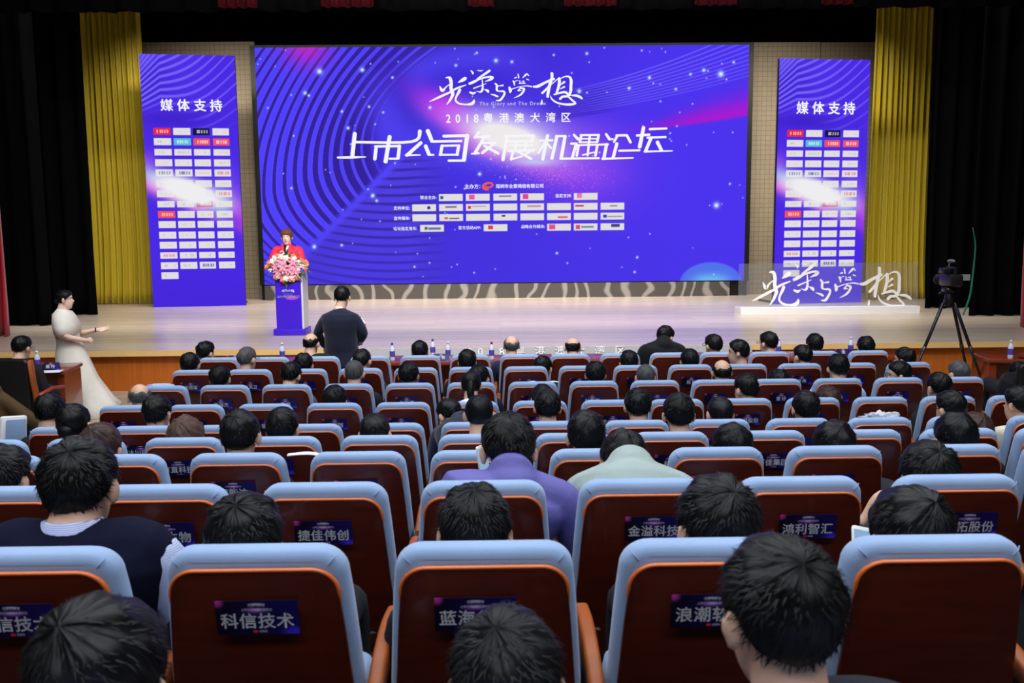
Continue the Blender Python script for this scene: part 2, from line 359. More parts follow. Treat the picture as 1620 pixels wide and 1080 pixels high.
p = at(1366, 472, yb2); q = at(1461, 472, yb2)
tag(drape('stage_curtain', p[0], q[0], STAGE+.012, at(1410, 14, yb2)[2]+.3, yb2, M_yel, .045, .13, 8, .8, .06), 'yellow satin curtain hanging behind the right logo banner', 'curtain', 'yellow stage curtains')
def leg(px0, px1, Y, seed, label, group='black stage leg curtains'):
    X0 = at(px0, 500, Y)[0] if px0 is not None else -10.2; X1 = at(px1, 500, Y)[0] if px1 is not None else 10.2
    return tag(drape('leg_curtain', X0, X1, STAGE+.012, 8.6, Y, M_black, .07, .35, seed), label, 'curtain', group)
leg(None, 80, 16.2, 11, 'black stage curtain at far left, nearest the audience')
leg(60, 155, 18.3, 12, 'black stage curtain beside the left yellow curtain')
leg(1461, 1545, 17.9, 13, 'black stage curtain beside the right yellow curtain')
lg = leg(1531, None, 16.2, 14, 'black stage curtain with teal-lit edge behind the tripod')
X0 = at(1531, 500, 16.2)[0]
M_teal = mat('teal_lit_edge', (34, 104, 84), .8, .2)  # light on the curtain edge, put in as a teal strip
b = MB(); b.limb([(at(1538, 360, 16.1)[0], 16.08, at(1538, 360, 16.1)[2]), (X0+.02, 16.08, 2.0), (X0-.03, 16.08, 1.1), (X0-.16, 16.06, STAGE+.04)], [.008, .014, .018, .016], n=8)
h = build(b, 'lit_edge', M_teal, lg); h['label'] = 'teal light on curtain edge, modelled as a strip'
tag(drape('front_curtain', -10.1, at(14, 500, 14.5)[0], STAGE+.012, 8.7, 14.5, M_red, .09, .3, 15, .9), 'red velvet front curtain at left end of stage', 'curtain', 'red front curtains')
tag(drape('front_curtain', at(1607, 500, 14.4)[0], 10.1, STAGE+.012, 8.7, 14.4, M_red, .09, .3, 16, .5), 'red velvet front curtain at right end of stage', 'curtain', 'red front curtains')
# borders across the top
zb = at(800, 15, 15.0)[2]
va = drape('valance', -10.1, 10.1, zb, 8.9, 15.0, M_black, .08, .5, 21); tag(va, 'valance darkened to black with red lit folds across the top of stage', 'valance')  # red valance, its shaded stretches done in black; lit folds as separate pieces
M_litfold = mat('crimson_lit_fold', (64, 3, 11), .85, .15)
for i_, (a_, c_) in enumerate(((345, 406), (508, 592), (740, 782), (892, 976), (1098, 1166), (1298, 1352))):
    o_ = drape('lit_fold', at(a_, 10, 14.86)[0], at(c_, 10, 14.86)[0], zb+.02, 8.6, 14.86, M_litfold, .05, .16, 60+i_); o_.parent = va
tag(drape('border_curtain', -10.1, 10.1, at(800, 14, 15.6)[2], 8.9, 15.6, M_black, .06, .5, 22), 'black border curtain across stage top behind the red valance', 'curtain')
# beige acoustic wall pieces behind the screen
def tile_mat():
    m = bpy.data.materials.new('beige_perforated_tile'); m.use_nodes = True; nt = m.node_tree; bs = nt.nodes['Principled BSDF']
    tc = nt.nodes.new('ShaderNodeTexCoord'); br = nt.nodes.new('ShaderNodeTexBrick'); br.offset = 0; nt.links.new(tc.outputs['Object'], br.inputs[0])
    mp = nt.nodes.new('ShaderNodeMapping'); mp.inputs['Rotation'].default_value = (R(90), 0, 0); nt.links.new(tc.outputs['Object'], mp.inputs[0]); nt.links.new(mp.outputs[0], br.inputs[0])
    br.inputs['Color1'].default_value = srgb(150, 136, 114); br.inputs['Color2'].default_value = srgb(144, 130, 108); br.inputs['Mortar'].default_value = srgb(112, 100, 82)
    br.inputs['Scale'].default_value = 1; br.inputs['Brick Width'].default_value = .12; br.inputs['Row Height'].default_value = .12; br.inputs['Mortar Size'].default_value = .006
    nt.links.new(br.outputs[0], bs.inputs['Base Color']); bs.inputs['Roughness'].default_value = .7; return m
M_tile = tile_mat()
for n_, (a, c_) in enumerate(((205, 402), (1189, 1298), (1299, 1392))):
    A = at(a, 67, 22.6); B = at(c_, 67, 22.6); b = MB(); b.box(A[0], B[0], 22.6, 22.7, STAGE, A[2]); struct(build(b, 'wall_panel', M_tile, smooth=False))
b = MB(); A = at(1393, 310, 22.9); B = at(1462, 67, 22.9); b.box(A[0], B[0], 22.9, 23.0, STAGE, B[2]); struct(build(b, 'wall_panel', M_dark, smooth=False))
# far black cloth behind everything
tag(drape('backdrop', -10.2, 10.2, STAGE+.012, 8.9, 23.15, M_black, .05, .5, 23), 'black backdrop cloth behind the big screen', 'backdrop')

# ------------------------------------------------------------------ the big screen picture
def sm(a, b_, x): t = np.clip((x-a)/(b_-a), 0, 1); return t*t*(3-2*t)
def blend(img, col, a): a = np.clip(a, 0, 1)[..., None]; img[:] = img*(1-a)+np.array(col, float)*a
def gauss(x, y, cx, cy, sx, sy, ang=0.):
    c, s = math.cos(R(ang)), math.sin(R(ang)); dx = (x-cx)*c+(y-cy)*s; dy = -(x-cx)*s+(y-cy)*c; return np.exp(-(dx/sx)**2-(dy/sy)**2)
def screen_picture():
    X, Y = np.meshgrid(np.arange(408., 1185.), np.arange(73., 448.)); img = np.zeros(X.shape+(3,)); img[:] = (68, 50, 222)
    blend(img, (76, 52, 238), sm(700, 1100, X)); blend(img, (66, 54, 176), sm(260, 440, Y)*sm(760, 420, X)*.75); blend(img, (52, 34, 190), gauss(X, Y, 700, 90, 190, 60)*.6)
    cx = (X-400)*3.857; cy = (Y-50)*3.857
    n = (690-cx)/64
    for _ in range(8):
        yv = 690+28*np.clip(n, -3, 11); k = .00135/(1+.19*np.clip(n, 0, 11)); d = cy-yv
        n = .5*n+.5*(690+np.where(d < 0, k*d*d, .0017*d*d)-cx)/64
    ph = n-np.floor(n); wd = .14+.045*np.clip(n, 0, 9)
    band = sm(wd+.1, wd, np.abs(ph-.5)*2*.9)
    edge = np.exp(-((np.abs(ph-.5)*1.8-wd)/.06)**2)
    side = sm(1660, 1600, cx+cy)
    fade = side*sm(-1.6, .6, n)
    blend(img, (50, 32, 140), fade*.85); blend(img, (80, 66, 252), band*fade); blend(img, (112, 100, 255), edge*fade*.35)
    yy = cy-.16*np.maximum(0, 1000-cx)**1.0*.5+.00025*(cx-1000)**2; m2 = (yy-770)/52; p2 = m2-np.floor(m2)
    f2 = (1-side)*sm(1250, 900, cx)*sm(-1.2, .2, m2)*sm(620, 1640, cx+cy*.3+500)
    blend(img, (58, 42, 150), f2*.8); blend(img, (84, 68, 244), sm(.42, .25, np.abs(p2-.5))*f2*.8)
    blend(img, (84, 70, 250), np.exp(-((cx+cy-1640-.02*(cx-700))/34)**2)*sm(1000, 860, cx)*.9)
    blend(img, (70, 54, 226), sm(340, 430, Y)*.35)
    blend(img, (200, 40, 190), gauss(X, Y, 488, 70, 34, 30)*.85)
    # nebula
    ring = np.exp(-((np.sqrt(((X-760)/150)**2+((Y-165)/80)**2)-.95)/.28)**2); blend(img, (88, 74, 250), ring*.6*sm(900, 760, X))
    blend(img, (42, 26, 176), gauss(X, Y, 640, 150, 26, 62, -25)*.5)
    blend(img, (196, 52, 232), gauss(X, Y, 712, 172, 46, 20, 28)*.95); blend(img, (224, 60, 226), gauss(X, Y, 738, 203, 62, 13, 28)*.9)
    blend(img, (206, 56, 234), gauss(X, Y, 742, 193, 86, 20, 30)*.85); blend(img, (170, 146, 246), gauss(X, Y, 806, 190, 96, 20, 8)*.75)
    blend(img, (210, 76, 230), gauss(X, Y, 868, 258, 70, 20, 14)*.8); blend(img, (126, 70, 242), gauss(X, Y, 925, 245, 70, 60, 0)*.6); blend(img, (150, 70, 236), gauss(X, Y, 920, 270, 80, 60, 0)*.5)
    blend(img, (150, 130, 240), gauss(X, Y, 806, 196, 70, 24, 12)*.8)
    blend(img, (222, 90, 214), gauss(X, Y, 770, 236, 36, 10, 14)*.8)
    blend(img, (190, 170, 246), gauss(X, Y, 818, 222, 82, 34, 14)*.85); blend(img, (238, 234, 236), np.clip(gauss(X, Y, 806, 216, 58, 21, 16)*1.9, 0, 1)); blend(img, (190, 230, 250), gauss(X, Y, 846, 254, 34, 6, 0)*.6)
    lo = sm(-12, 8, Y-(208-(X-1060)*.13))*0
    st = (Y-(206-(X-1000)*.125-((X-1000)/200)**2*3)); th = 2+np.clip(X-960, 0, 400)*.13
    blend(img, (176, 26, 206), np.exp(-(np.clip(-st, 0, 99)/th)**2)*sm(6, 0, st)*sm(960, 1120, X)*.9)
    # lines sweeping to the upper right
    for i in range(11):
        yl = 150+i*3.2-(np.clip(X-860, 0, 500)/(3.2+i*.22))*(.55+.9*np.clip(X-860, 0, 500)/620); a = np.exp(-((Y-yl)/.9)**2)*sm(850, 1000, X)*(.75-.03*i)
        blend(img, (132, 122, 255), a); blend(img, (40, 26, 160), np.exp(-((Y-yl-6)/1.6)**2)*sm(830, 900, X)*sm(1010, 930, X)*.4)
    # planet glow lower right
    e = np.sqrt(((X-1130)/52)**2+((Y-452)/36)**2); blend(img, (84, 120, 236), sm(1.02, .92, e)*.9); blend(img, (116, 196, 240), sm(.9, .2, e)*sm(425, 445, Y)*.8)
    g = np.random.default_rng(5)
    S = [(508,110,3.2),(575,108,2.4),(484,143,2),(490,147,1.4),(785,95,2.2),(810,97,1.6),(755,83,1.3),(722,102,1.5),(1140,118,3.4),(1113,112,2),(1027,123,1.8),(1092,118,1.5),(995,139,1.7),(1069,141,1.4),(928,85,1.6),(876,87,1.2),
         (1137,325,3.2),(586,305,2.4),(592,313,1.6),(757,272,2),(490,386,2.2),(534,384,1.5),(1010,408,1.4),(457,292,1.3),(680,167,1.8),(622,120,1.4),(550,198,1.8),(541,172,1.4),(584,165,1.4),(606,174,1.2),(916,143,2.2),(1160,100,1.4),(1158,291,1.2),(880,400,1.4),(650,420,1.2),(1006,432,1.3)]
    S += [(g.uniform(412, 1180), g.uniform(76, 440), g.uniform(.5, 1.0)) for _ in range(110)]
    for x, y, s in S:
        x0, x1, y0, y1 = int(max(0, x-408-14)), int(min(777, x-408+15)), int(max(0, y-73-14)), int(min(375, y-73+15))
        sub = img[y0:y1, x0:x1]; d2 = (X[y0:y1, x0:x1]-x)**2+(Y[y0:y1, x0:x1]-y)**2
        blend(sub, (150, 200, 255), np.exp(-d2/(2.6*s*s))*.8); blend(sub, (240, 246, 255), np.exp(-d2/(.9*s*s)))
    for _ in range(700):
        a = g.normal(0, 1, 2); x = 860+a[0]*46; y = 270+a[1]*13+(x-860)*.16
        if 410 < x < 1180 and 75 < y < 440: img[int(y-73), int(x-408)] = img[int(y-73), int(x-408)]*.45+np.array((244, 130, 214))*.55
    # logo boxes
    def boxes(y, x0s, w=38):
        for x in x0s: a = (X >= x) & (X < x+w) & (Y >= y-5.5) & (Y < y+5.5); img[a] = (224, 222, 222)
    bx = [648.5+43.2*i for i in range(8)]
    boxes(309, [bx[i] for i in (1, 2, 3, 4, 6)]); boxes(325, bx); boxes(341.5, bx); boxes(358, [661, 763, bx[5], bx[6], bx[7]])
    def blot(x, y, w_, h_, c): img[(X >= x) & (X < x+w_) & (Y >= y-h_/2) & (Y < y+h_/2)] = c
    for x, y, w_, h_, c in [(694,309,5,5,(40,100,120)),(740,309,9,8,(226,90,170)),(826,309,9,8,(226,70,150)),(913,308,8,8,(230,120,180)),(673,325,5,5,(40,70,120)),(702,324,18,3,(120,120,140)),(738,325,5,5,(214,60,70)),(868,358,10,8,(226,80,150)),(911,358,7,7,(220,80,100)),(770,358,8,6,(220,60,80)),
                             (910,324,14,3,(190,80,110)),(966,325,12,2,(130,130,140)),(700,342,6,3,(210,80,110)),(708,343,16,2,(130,60,90)),(792,339,6,3,(60,70,70)),(882,342,16,3,(220,100,120)),(955,341,6,5,(60,70,190)),(962,342,24,2,(150,150,170)),(668,358,5,5,(90,110,90)),(674,359,20,4,(110,120,160)),(968,356,14,5,(70,70,130)),(920,358,20,3,(110,140,150)),(788,308,20,2,(120,120,130)),(833,324,22,3,(190,150,160)),(745,324,22,2,(180,170,180))]: blot(x, y, w_, h_, c)
    return img
def picture_mesh(img, w, h, name):   # grid in the local xz plane, top-left at (0, 0, h)
    H, Wn = img.shape[:2]; xs = np.linspace(0, w, Wn); zs = np.linspace(h, 0, H); XX, ZZ = np.meshgrid(xs, zs)
    V = np.stack([XX, np.zeros_like(XX), ZZ], -1).reshape(-1, 3); idx = np.arange(H*Wn).reshape(H, Wn)
    F = np.stack([idx[1:, :-1], idx[1:, 1:], idx[:-1, 1:], idx[:-1, :-1]], -1).reshape(-1, 4)
    me = bpy.data.meshes.new(name); me.vertices.add(len(V)); me.vertices.foreach_set('co', V.ravel()); me.loops.add(F.size); me.loops.foreach_set('vertex_index', F.ravel().astype(np.int32))
    me.polygons.add(len(F)); me.polygons.foreach_set('loop_start', (np.arange(len(F))*4).astype(np.int32)); me.update(calc_edges=True)
    at_ = me.color_attributes.new('picture', 'FLOAT_COLOR', 'POINT'); col = np.ones((H*Wn, 4)); col[:, :3] = lin(img.reshape(-1, 3)); at_.data.foreach_set('color', col.ravel()); return me
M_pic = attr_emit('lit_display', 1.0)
M_frame = mat('black_frame', (10, 10, 12), .5, .3)
E_white = emat('lit_white_lettering', (246, 246, 250), 1.0)
SCRY = 22.0
TL = at(408.5, 73.2, SCRY); TR = at(1184, 73, SCRY); BL = at(413, 449, SCRY); BR = at(1178, 444.5, SCRY)
sx0 = (TL[0]+BL[0])/2; sx1 = (TR[0]+BR[0])/2; sz0 = (BL[2]+BR[2])/2; sz1 = (TL[2]+TR[2])/2
scr = empty('led_screen', (sx0, SCRY, STAGE)); tag(scr, 'huge violet LED screen with white forum title at the back of the stage', 'screen')
SW, SH = sx1-sx0, sz1-sz0; zoff = sz0-STAGE
link('display', picture_mesh(screen_picture(), SW, SH, 'display'), M_pic, scr, (0, 0, zoff))
b = MB(); b.box(-.12, SW+.12, .01, .35, zoff-.02, zoff+SH+.06); build(b, 'frame', M_frame, scr, smooth=False)
def mesh_from(V, F, name):
    me = bpy.data.meshes.new(name); me.from_pydata(np.asarray(V).tolist(), [], F); me.update(); return me
def s2l(px, py): return ((px-408.5)/775.5*SW, zoff+SH-(py-73)/374.5*SH)
def stroke_obj(strokes, fx, name, parent, m, y, wk=1.0):
    V, F, K = brush(strokes, 5, wk); P = np.array([fx(a, c_) for a, c_ in V]); return link(name, mesh_from(np.stack([P[:, 0], y-.0006*K, P[:, 1]], 1), F, name), m, parent)
# the brushed title: fit the sign strokes to the screen's place for it
def cal_screen(a, c_): return s2l(680+(a-110)*(922-680)/(2825-110), 110+(c_-75)*(164-110)/(795-75))
stroke_obj(CALLI, cal_screen, 'brush_lettering', scr, E_white, -.012)
stroke_obj(HEAD_A, lambda a, c_: s2l(520+a/5.786, 190+c_/5.786), 'title_lettering', scr, E_white, -.012, 1.2)
stroke_obj(HEAD_B, lambda a, c_: s2l(740+a/4.5, 190+c_/4.5), 'title_lettering', scr, E_white, -.014, 1.05)
KX = SW/775.5
def stext(s, px, py, size, bold=.02, space=1.0, sx=1.0, align='CENTER', m=None):
    x, z = s2l(px, py); return letters(s, m or E_white, scr, (x, -.012, z-size*KX*.08), size*KX, bold=bold, space=space, align=align, sx=sx)
stext('The Glory and The Dream', 811, 161.5, 7.7, .012, 1.25, 1.0, m=emat('lit_soft_lettering', (214, 206, 250), .9))
for ch, px in zip('2018', (709, 724, 739, 753)): stext(ch, px, 184, 18, .02, sx=.85)
for ch, px in zip('粤港澳大湾区', (772, 797, 821, 846, 871, 895)): stext(ch, px, 184, 16, .02)
stext('主办方：', 748, 292, 7.5, .02); stext('深圳市全景网络有限公司', 821, 292, 7.0, .02)
stroke_obj([[(777, 287, 2.5), (769, 287, 3.5), (763, 291, 4), (765, 296, 4), (771, 297, 3)], [(766, 293, 2.5), (773, 293.5, 2.5), (778, 290, 3), (775, 286.5, 2.5)]], s2l, 'logo_mark', scr, emat('lit_orange', (244, 92, 62)), -.013)
for s, px, py in (('联合主办:', 675, 309), ('指定支持:', 891, 308), ('支持单位:', 632, 325.5), ('宣传媒体:', 632, 342), ('论坛指定用车:', 637, 358.5), ('官方活动APP:', 740, 358), ('战略合作媒体:', 842, 357)): stext(s, px, py, 6.2, .015)
# silver skirt under the screen
def skirt_mat():
    m = bpy.data.materials.new('silver_patterned_skirt'); m.use_nodes = True; nt = m.node_tree; bs = nt.nodes['Principled BSDF']
    tc = nt.nodes.new('ShaderNodeTexCoord'); wv = nt.nodes.new('ShaderNodeTexWave'); wv.inputs['Scale'].default_value = .75; wv.inputs['Distortion'].default_value = 9; wv.inputs['Detail'].default_value = 1.2; wv.inputs['Detail Scale'].default_value = 1.4
    nt.links.new(tc.outputs['Object'], wv.inputs[0]); rp = nt.nodes.new('ShaderNodeValToRGB'); rp.color_ramp.elements[0].color = srgb(70, 67, 64); rp.color_ramp.elements[1].color = srgb(138, 134, 130); rp.color_ramp.elements[0].position = .72; rp.color_ramp.elements[1].position = .95
    nt.links.new(wv.outputs[0], rp.inputs[0]); nt.links.new(rp.outputs[0], bs.inputs['Base Color']); bs.inputs['Roughness'].default_value = .4; return m
b = MB(); b.box(.0, SW*.97, -.02, .02, 0, zoff-.025); build(b, 'skirt', skirt_mat(), scr, smooth=False)
b = MB(); b.box(-.1, SW+.1, .1, .34, .0, zoff-.02); build(b, 'base', M_frame, scr, smooth=False)

# ------------------------------------------------------------------ logo banners either side
def banner_picture():
    W_, H_ = 150, 400; X, Y = np.meshgrid(np.linspace(0, 1, W_), np.linspace(0, 1, H_)); img = np.zeros(X.shape+(3,)); img[:] = (74, 42, 226)
    blend(img, (92, 66, 250), sm(.9, .2, X)*sm(.3, 0., Y)*.5); blend(img, (64, 36, 206), sm(.78, 1, Y)*.4)
    k = (Y-.152*(1-X)+.113*X-.05*np.sin(np.pi*np.clip((X-.2)/.8, 0, 1)))/(.019*(1-X)+.049*X); p_ = k-np.floor(k); wd = np.clip(.36-.24*X, .12, .36)
    fd = sm(8.5, 5, k)*(1-sm(2, 5, k)*sm(.75, .35, X))*sm(.4, .3, Y)
    blend(img, (46, 24, 176), fd*sm(.6, 0, X)*.5*sm(.3, .1, Y)); blend(img, (126, 110, 255), sm(wd, wd*.35, np.abs(p_-.5))*fd*(.9-.3*X)); blend(img, (112, 94, 250), sm(.30, .12, X+Y*3.0)*.6)
    blend(img, (58, 30, 190), gauss(X, Y, .3, .25, .4, .03)*.6)
    for cx, cy, sx, sy, an, c_, a in ((.0, .50, .30, .035, 8, (226, 60, 220), .95), (.02, .43, .1, .05, 0, (150, 90, 236), .8), (.12, .485, .3, .03, 10, (130, 200, 240), .6), (.98, .62, .14, .07, 30, (190, 60, 226), .85), (.9, .5, .2, .08, 20, (120, 80, 240), .5), (.5, .60, .4, .02, 10, (214, 110, 226), .7), (.8, .58, .1, .06, 0, (110, 180, 236), .7), (.45, .535, .36, .045, 6, (236, 234, 238), 1.6)): blend(img, c_, np.clip(gauss(X, Y, cx, cy, sx, sy, an)*a, 0, 1))
    us = ((.105, .285), (.31, .49), (.52, .695), (.725, .9)); g = np.random.default_rng(3)
    special = {(0, 0): (232, 40, 70), (0, 2): (22, 22, 62), (1, 1): (90, 190, 214), (1, 2): (240, 80, 96), (1, 3): (240, 84, 104), (7, 2): (188, 34, 96), (8, 0): (240, 84, 90)}
    for r in range(15):
        for c_, (u0, u1) in enumerate(us):
            if r == 14 and c_: continue
            v = .2975+.0411*r; m = (X > u0) & (X < u1) & (Y > v-.0135) & (Y < v+.0135); col = np.array(special.get((r, c_), (226, 222, 222)), float); img[m] = col
            ink = (250, 250, 250) if (r, c_) in special else [(120, 120, 130), (226, 120, 140), (150, 150, 160), (60, 80, 150)][g.integers(4)]
            for q in range(5):
                uu = u0+.04+q*.025+g.uniform(0, .01); skip = g.uniform() < .45; strong = (r, c_) in special or (r, c_) in ((4, 1), (4, 3), (6, 3), (12, 0), (13, 2), (4, 0))
                mm = (strong or not skip) & (np.abs(X-uu) < .008) & (np.abs(Y-v) < .004+.002*strong); img[mm] = img[mm]*(.35 if strong else .8)+np.array(ink)*(.65 if strong else .2)
    blend(img, (238, 237, 240), np.clip(gauss(X, Y, .44, .535, .25, .036, 8)*2.2, 0, 1)); return img
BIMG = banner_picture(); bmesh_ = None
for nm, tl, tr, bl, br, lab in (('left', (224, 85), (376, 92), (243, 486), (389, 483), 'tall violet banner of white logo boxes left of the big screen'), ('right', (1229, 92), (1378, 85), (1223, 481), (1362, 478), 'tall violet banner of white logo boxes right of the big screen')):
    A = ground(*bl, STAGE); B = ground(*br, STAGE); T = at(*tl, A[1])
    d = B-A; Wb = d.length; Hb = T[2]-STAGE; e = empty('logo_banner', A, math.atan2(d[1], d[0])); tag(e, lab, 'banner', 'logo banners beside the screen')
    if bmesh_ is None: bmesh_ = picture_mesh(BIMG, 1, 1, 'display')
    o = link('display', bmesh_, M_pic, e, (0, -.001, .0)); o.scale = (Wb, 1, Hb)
    b = MB(); b.box(0, Wb, .004, .09, .0, Hb); build(b, 'frame', M_frame, e, smooth=False)
    b = MB(); b.box(.1, .16, .09, 1.0, 0, .04).box(Wb-.16, Wb-.1, .09, 1.0, 0, .04); build(b, 'stand', M_frame, e, smooth=False)
    for ch, u in zip('媒体支持', (.26, .435, .61, .78)): letters(ch, E_white, e, (u*Wb, -.02, Hb*(1-.196)-.02), Wb*.135, bold=.025)

# ------------------------------------------------------------------ auditorium seats
M_blue = mat('powder_blue_fabric', (140, 163, 199), .8, .25, var=.035, scale=9, bump=.25, bscale=420, sheen=.25)
M_shell = mat('red_brown_veneer', (70, 21, 9), .32, .45, var=.22, scale=4, stretch=(1.2, 1.2, 9), coat=.25)
M_rim = mat('ply_edge_highlight', (212, 104, 44), .35, .5, var=.08, scale=8)
M_armw = mat('orange_wood_arm', (150, 74, 26), .45, .35, var=.1)
M_grm = mat('grey_metal', (70, 72, 78), .45, .4, metal=.6)
M_seam = mat('pale_piping', (176, 194, 224), .8, .2)
def card_mat():
    m = bpy.data.materials.new('violet_card_print'); m.use_nodes = True; nt = m.node_tree; bs = nt.nodes['Principled BSDF']; N = nt.nodes.new; L = nt.links.new
    tc = N('ShaderNodeTexCoord'); sp_ = N('ShaderNodeSeparateXYZ'); L(tc.outputs['Generated'], sp_.inputs[0])
    def ell(cx, cz, sx, sz):
        a = N('ShaderNodeMath'); a.operation = 'SUBTRACT'; L(sp_.outputs[0], a.inputs[0]); a.inputs[1].default_value = cx
        b_ = N('ShaderNodeMath'); b_.operation = 'SUBTRACT'; L(sp_.outputs[2], b_.inputs[0]); b_.inputs[1].default_value = cz
        c_ = N('ShaderNodeCombineXYZ'); d1 = N('ShaderNodeMath'); d1.operation = 'DIVIDE'; L(a.outputs[0], d1.inputs[0]); d1.inputs[1].default_value = sx
        d2 = N('ShaderNodeMath'); d2.operation = 'DIVIDE'; L(b_.outputs[0], d2.inputs[0]); d2.inputs[1].default_value = sz
        L(d1.outputs[0], c_.inputs[0]); L(d2.outputs[0], c_.inputs[1]); ln = N('ShaderNodeVectorMath'); ln.operation = 'LENGTH'; L(c_.outputs[0], ln.inputs[0])
        r_ = N('ShaderNodeMapRange'); r_.interpolation_type = 'SMOOTHSTEP'; r_.inputs[1].default_value = 1; r_.inputs[2].default_value = 0; L(ln.outputs['Value'], r_.inputs[0]); return r_.outputs[0]
    cur = None
    base = N('ShaderNodeMix'); base.data_type = 'RGBA'; base.inputs[6].default_value = srgb(8, 6, 28); base.inputs[7].default_value = srgb(24, 14, 92); L(sp_.outputs[0], base.inputs[0]); cur = base.outputs[2]
    for cx, cz, sx, sz, col in ((.5, .72, .22, .12, (170, 90, 220)), (.5, .73, .09, .05, (236, 220, 246)), (.03, .95, .1, .2, (200, 60, 170)), (.95, .06, .22, .25, (70, 50, 230)), (.5, .9, .13, .05, (214, 208, 236))):
        mx = N('ShaderNodeMix'); mx.data_type = 'RGBA'; L(ell(cx, cz, sx, sz), mx.inputs[0]); L(cur, mx.inputs[6]); mx.inputs[7].default_value = srgb(*col); cur = mx.outputs[2]
    L(cur, bs.inputs['Base Color']); bs.inputs['Roughness'].default_value = .35; return m
M_card = card_mat()
M_cardtext = mat('white_print', (236, 238, 246), .5, .3, var=.01)
M_redmark = mat('red_print', (214, 40, 60), .5, .3, var=.01)
RECL = R(9)
def seat_outline(hw_top, hw_mid, z0, z1, r, n=8):
    P = []
    for i in range(n+1): a = R(90*i/n); P.append((hw_top-r+r*math.cos(a), z1-r+r*math.sin(a)))
    P = P+[(-x, z) for x, z in P[::-1]]
    zs = np.linspace(z1-r, z0, 9)[1:]; L = [(-(hw_top+(hw_mid-hw_top)*min(1, (z1-r-z)/.34)**.8), z) for z in zs]
    bot = [(x, z0) for x in np.linspace(-hw_mid, hw_mid, 8)[1:-1]]
    P = P+L+bot+[(-x, z) for x, z in L[::-1]]
    return P
def bend(mb, bow=.022, hw=.245):   # bowed and reclined about the seat hinge
    V = mb.arr(); V[:, 1] += -bow*(1-(V[:, 0]/hw)**2); z = V[:, 2]-.45; y = V[:, 1].copy()
    V[:, 1] = y*math.cos(RECL)-z*math.sin(RECL)+(SEATTOP-.45)*math.sin(RECL)+.035; V[:, 2] = .45+z*math.cos(RECL)+y*math.sin(RECL)*.0+(1-math.cos(RECL))*.5
    mb.v = [V]; return mb
def proto_seat():
    c = MB(); c.slab(seat_outline(.222, .246, .50, SEATTOP, .075), -.012, .075, .028)
    for s in (-1, 1): c.loft([(s*.181, -.0115, SEATTOP-.040), (s*.194, -.0095, SEATTOP-.026), (s*.200, -.0005, SEATTOP-.0195)], [.0016]*3, n=6)
    bend(c)
    p = MB(); p.slab(seat_outline(.205, .231, .30, SEATTOP-.047, .068), -.030, -.014, .004); bend(p)
    # the rim: thin edge along the shell top, its highlight put into the orange
    o = seat_outline(.205, .231, .30, SEATTOP-.047, .068)[:18]; e = MB(); zz = [(x*1.0, -.0225, z+.001) for x, z in o]; 
    zz = [(o[0][0]+.003, -.0225, o[0][1]-.04)]+zz+[(o[-1][0]-.003, -.0225, o[-1][1]-.04)]
    e.loft(zz, [.001]+[.0056]*(len(zz)-2)+[.001], [.001]+[.0085]*(len(zz)-2)+[.001], side=None, n=8); bend(e)
    s = MB(); q = rrect(.44, .44, .07); s.rings([np.array([(x*k, y*k+.30, z) for x, y in q]) for k, z in ((.93, .37), (.99, .385), (1, .42), (.97, .455), (.9, .468))])
    a = MB(); a.slab([(.03+.46*t, .60+.05*math.sin(t*2.6)) for t in np.linspace(0, 1, 12)][::-1]+[(.03, .56), (.49, .56)], -.021, .021, .010)
    V = a.arr().copy(); a.v = [np.stack([V[:, 1]+.28, V[:, 0]+.0, V[:, 2]-.02], 1)]
    g = MB(); g.box(.262, .298, .08, .40, .02, .565).box(.235, .325, .06, .42, 0, .022)
    k = MB(); k.box(-.262, .262, .2, .26, .31, .37)
    out = []
    for nm, mb_, m, an in (('backrest', c, M_blue, 60), ('back_shell', p, M_shell, 40), ('shell_rim', e, M_rim, None), ('seat_cushion', s, M_blue, 60), ('armrest', a, M_armw, 45), ('pedestal', g, M_grm, 30), ('crossbar', k, M_grm, 30)):
        me = mb_.mesh(nm); fix_normals(me)
        if an: me.set_sharp_from_angle(angle=R(an))
        me.materials.append(m); out.append((nm, me))
    return out
SEAT_PARTS = proto_seat()
q = rrect(.20, .092, .002, 1); cm = MB(); cm.slab(q, -.0015, 0, 0); CARD = cm.mesh('name_card', False); fix_normals(CARD); CARD.materials.append(M_card)
mk = MB(); mk.slab(rrect(.012, .006, .002, 2), -.001, 0, 0); MARK = mk.mesh('logo_mark', False); MARK.materials.append(M_redmark)
KR = {1: (-5, 8), 2: (-5, 8), 3: (-5, 8), 4: (-5, 8), 5: (-5, 7), 6: (-5, 6), 7: (-4, 5), 8: (-3, 3), 9: (-2, 2), 10: (-1, 1)}
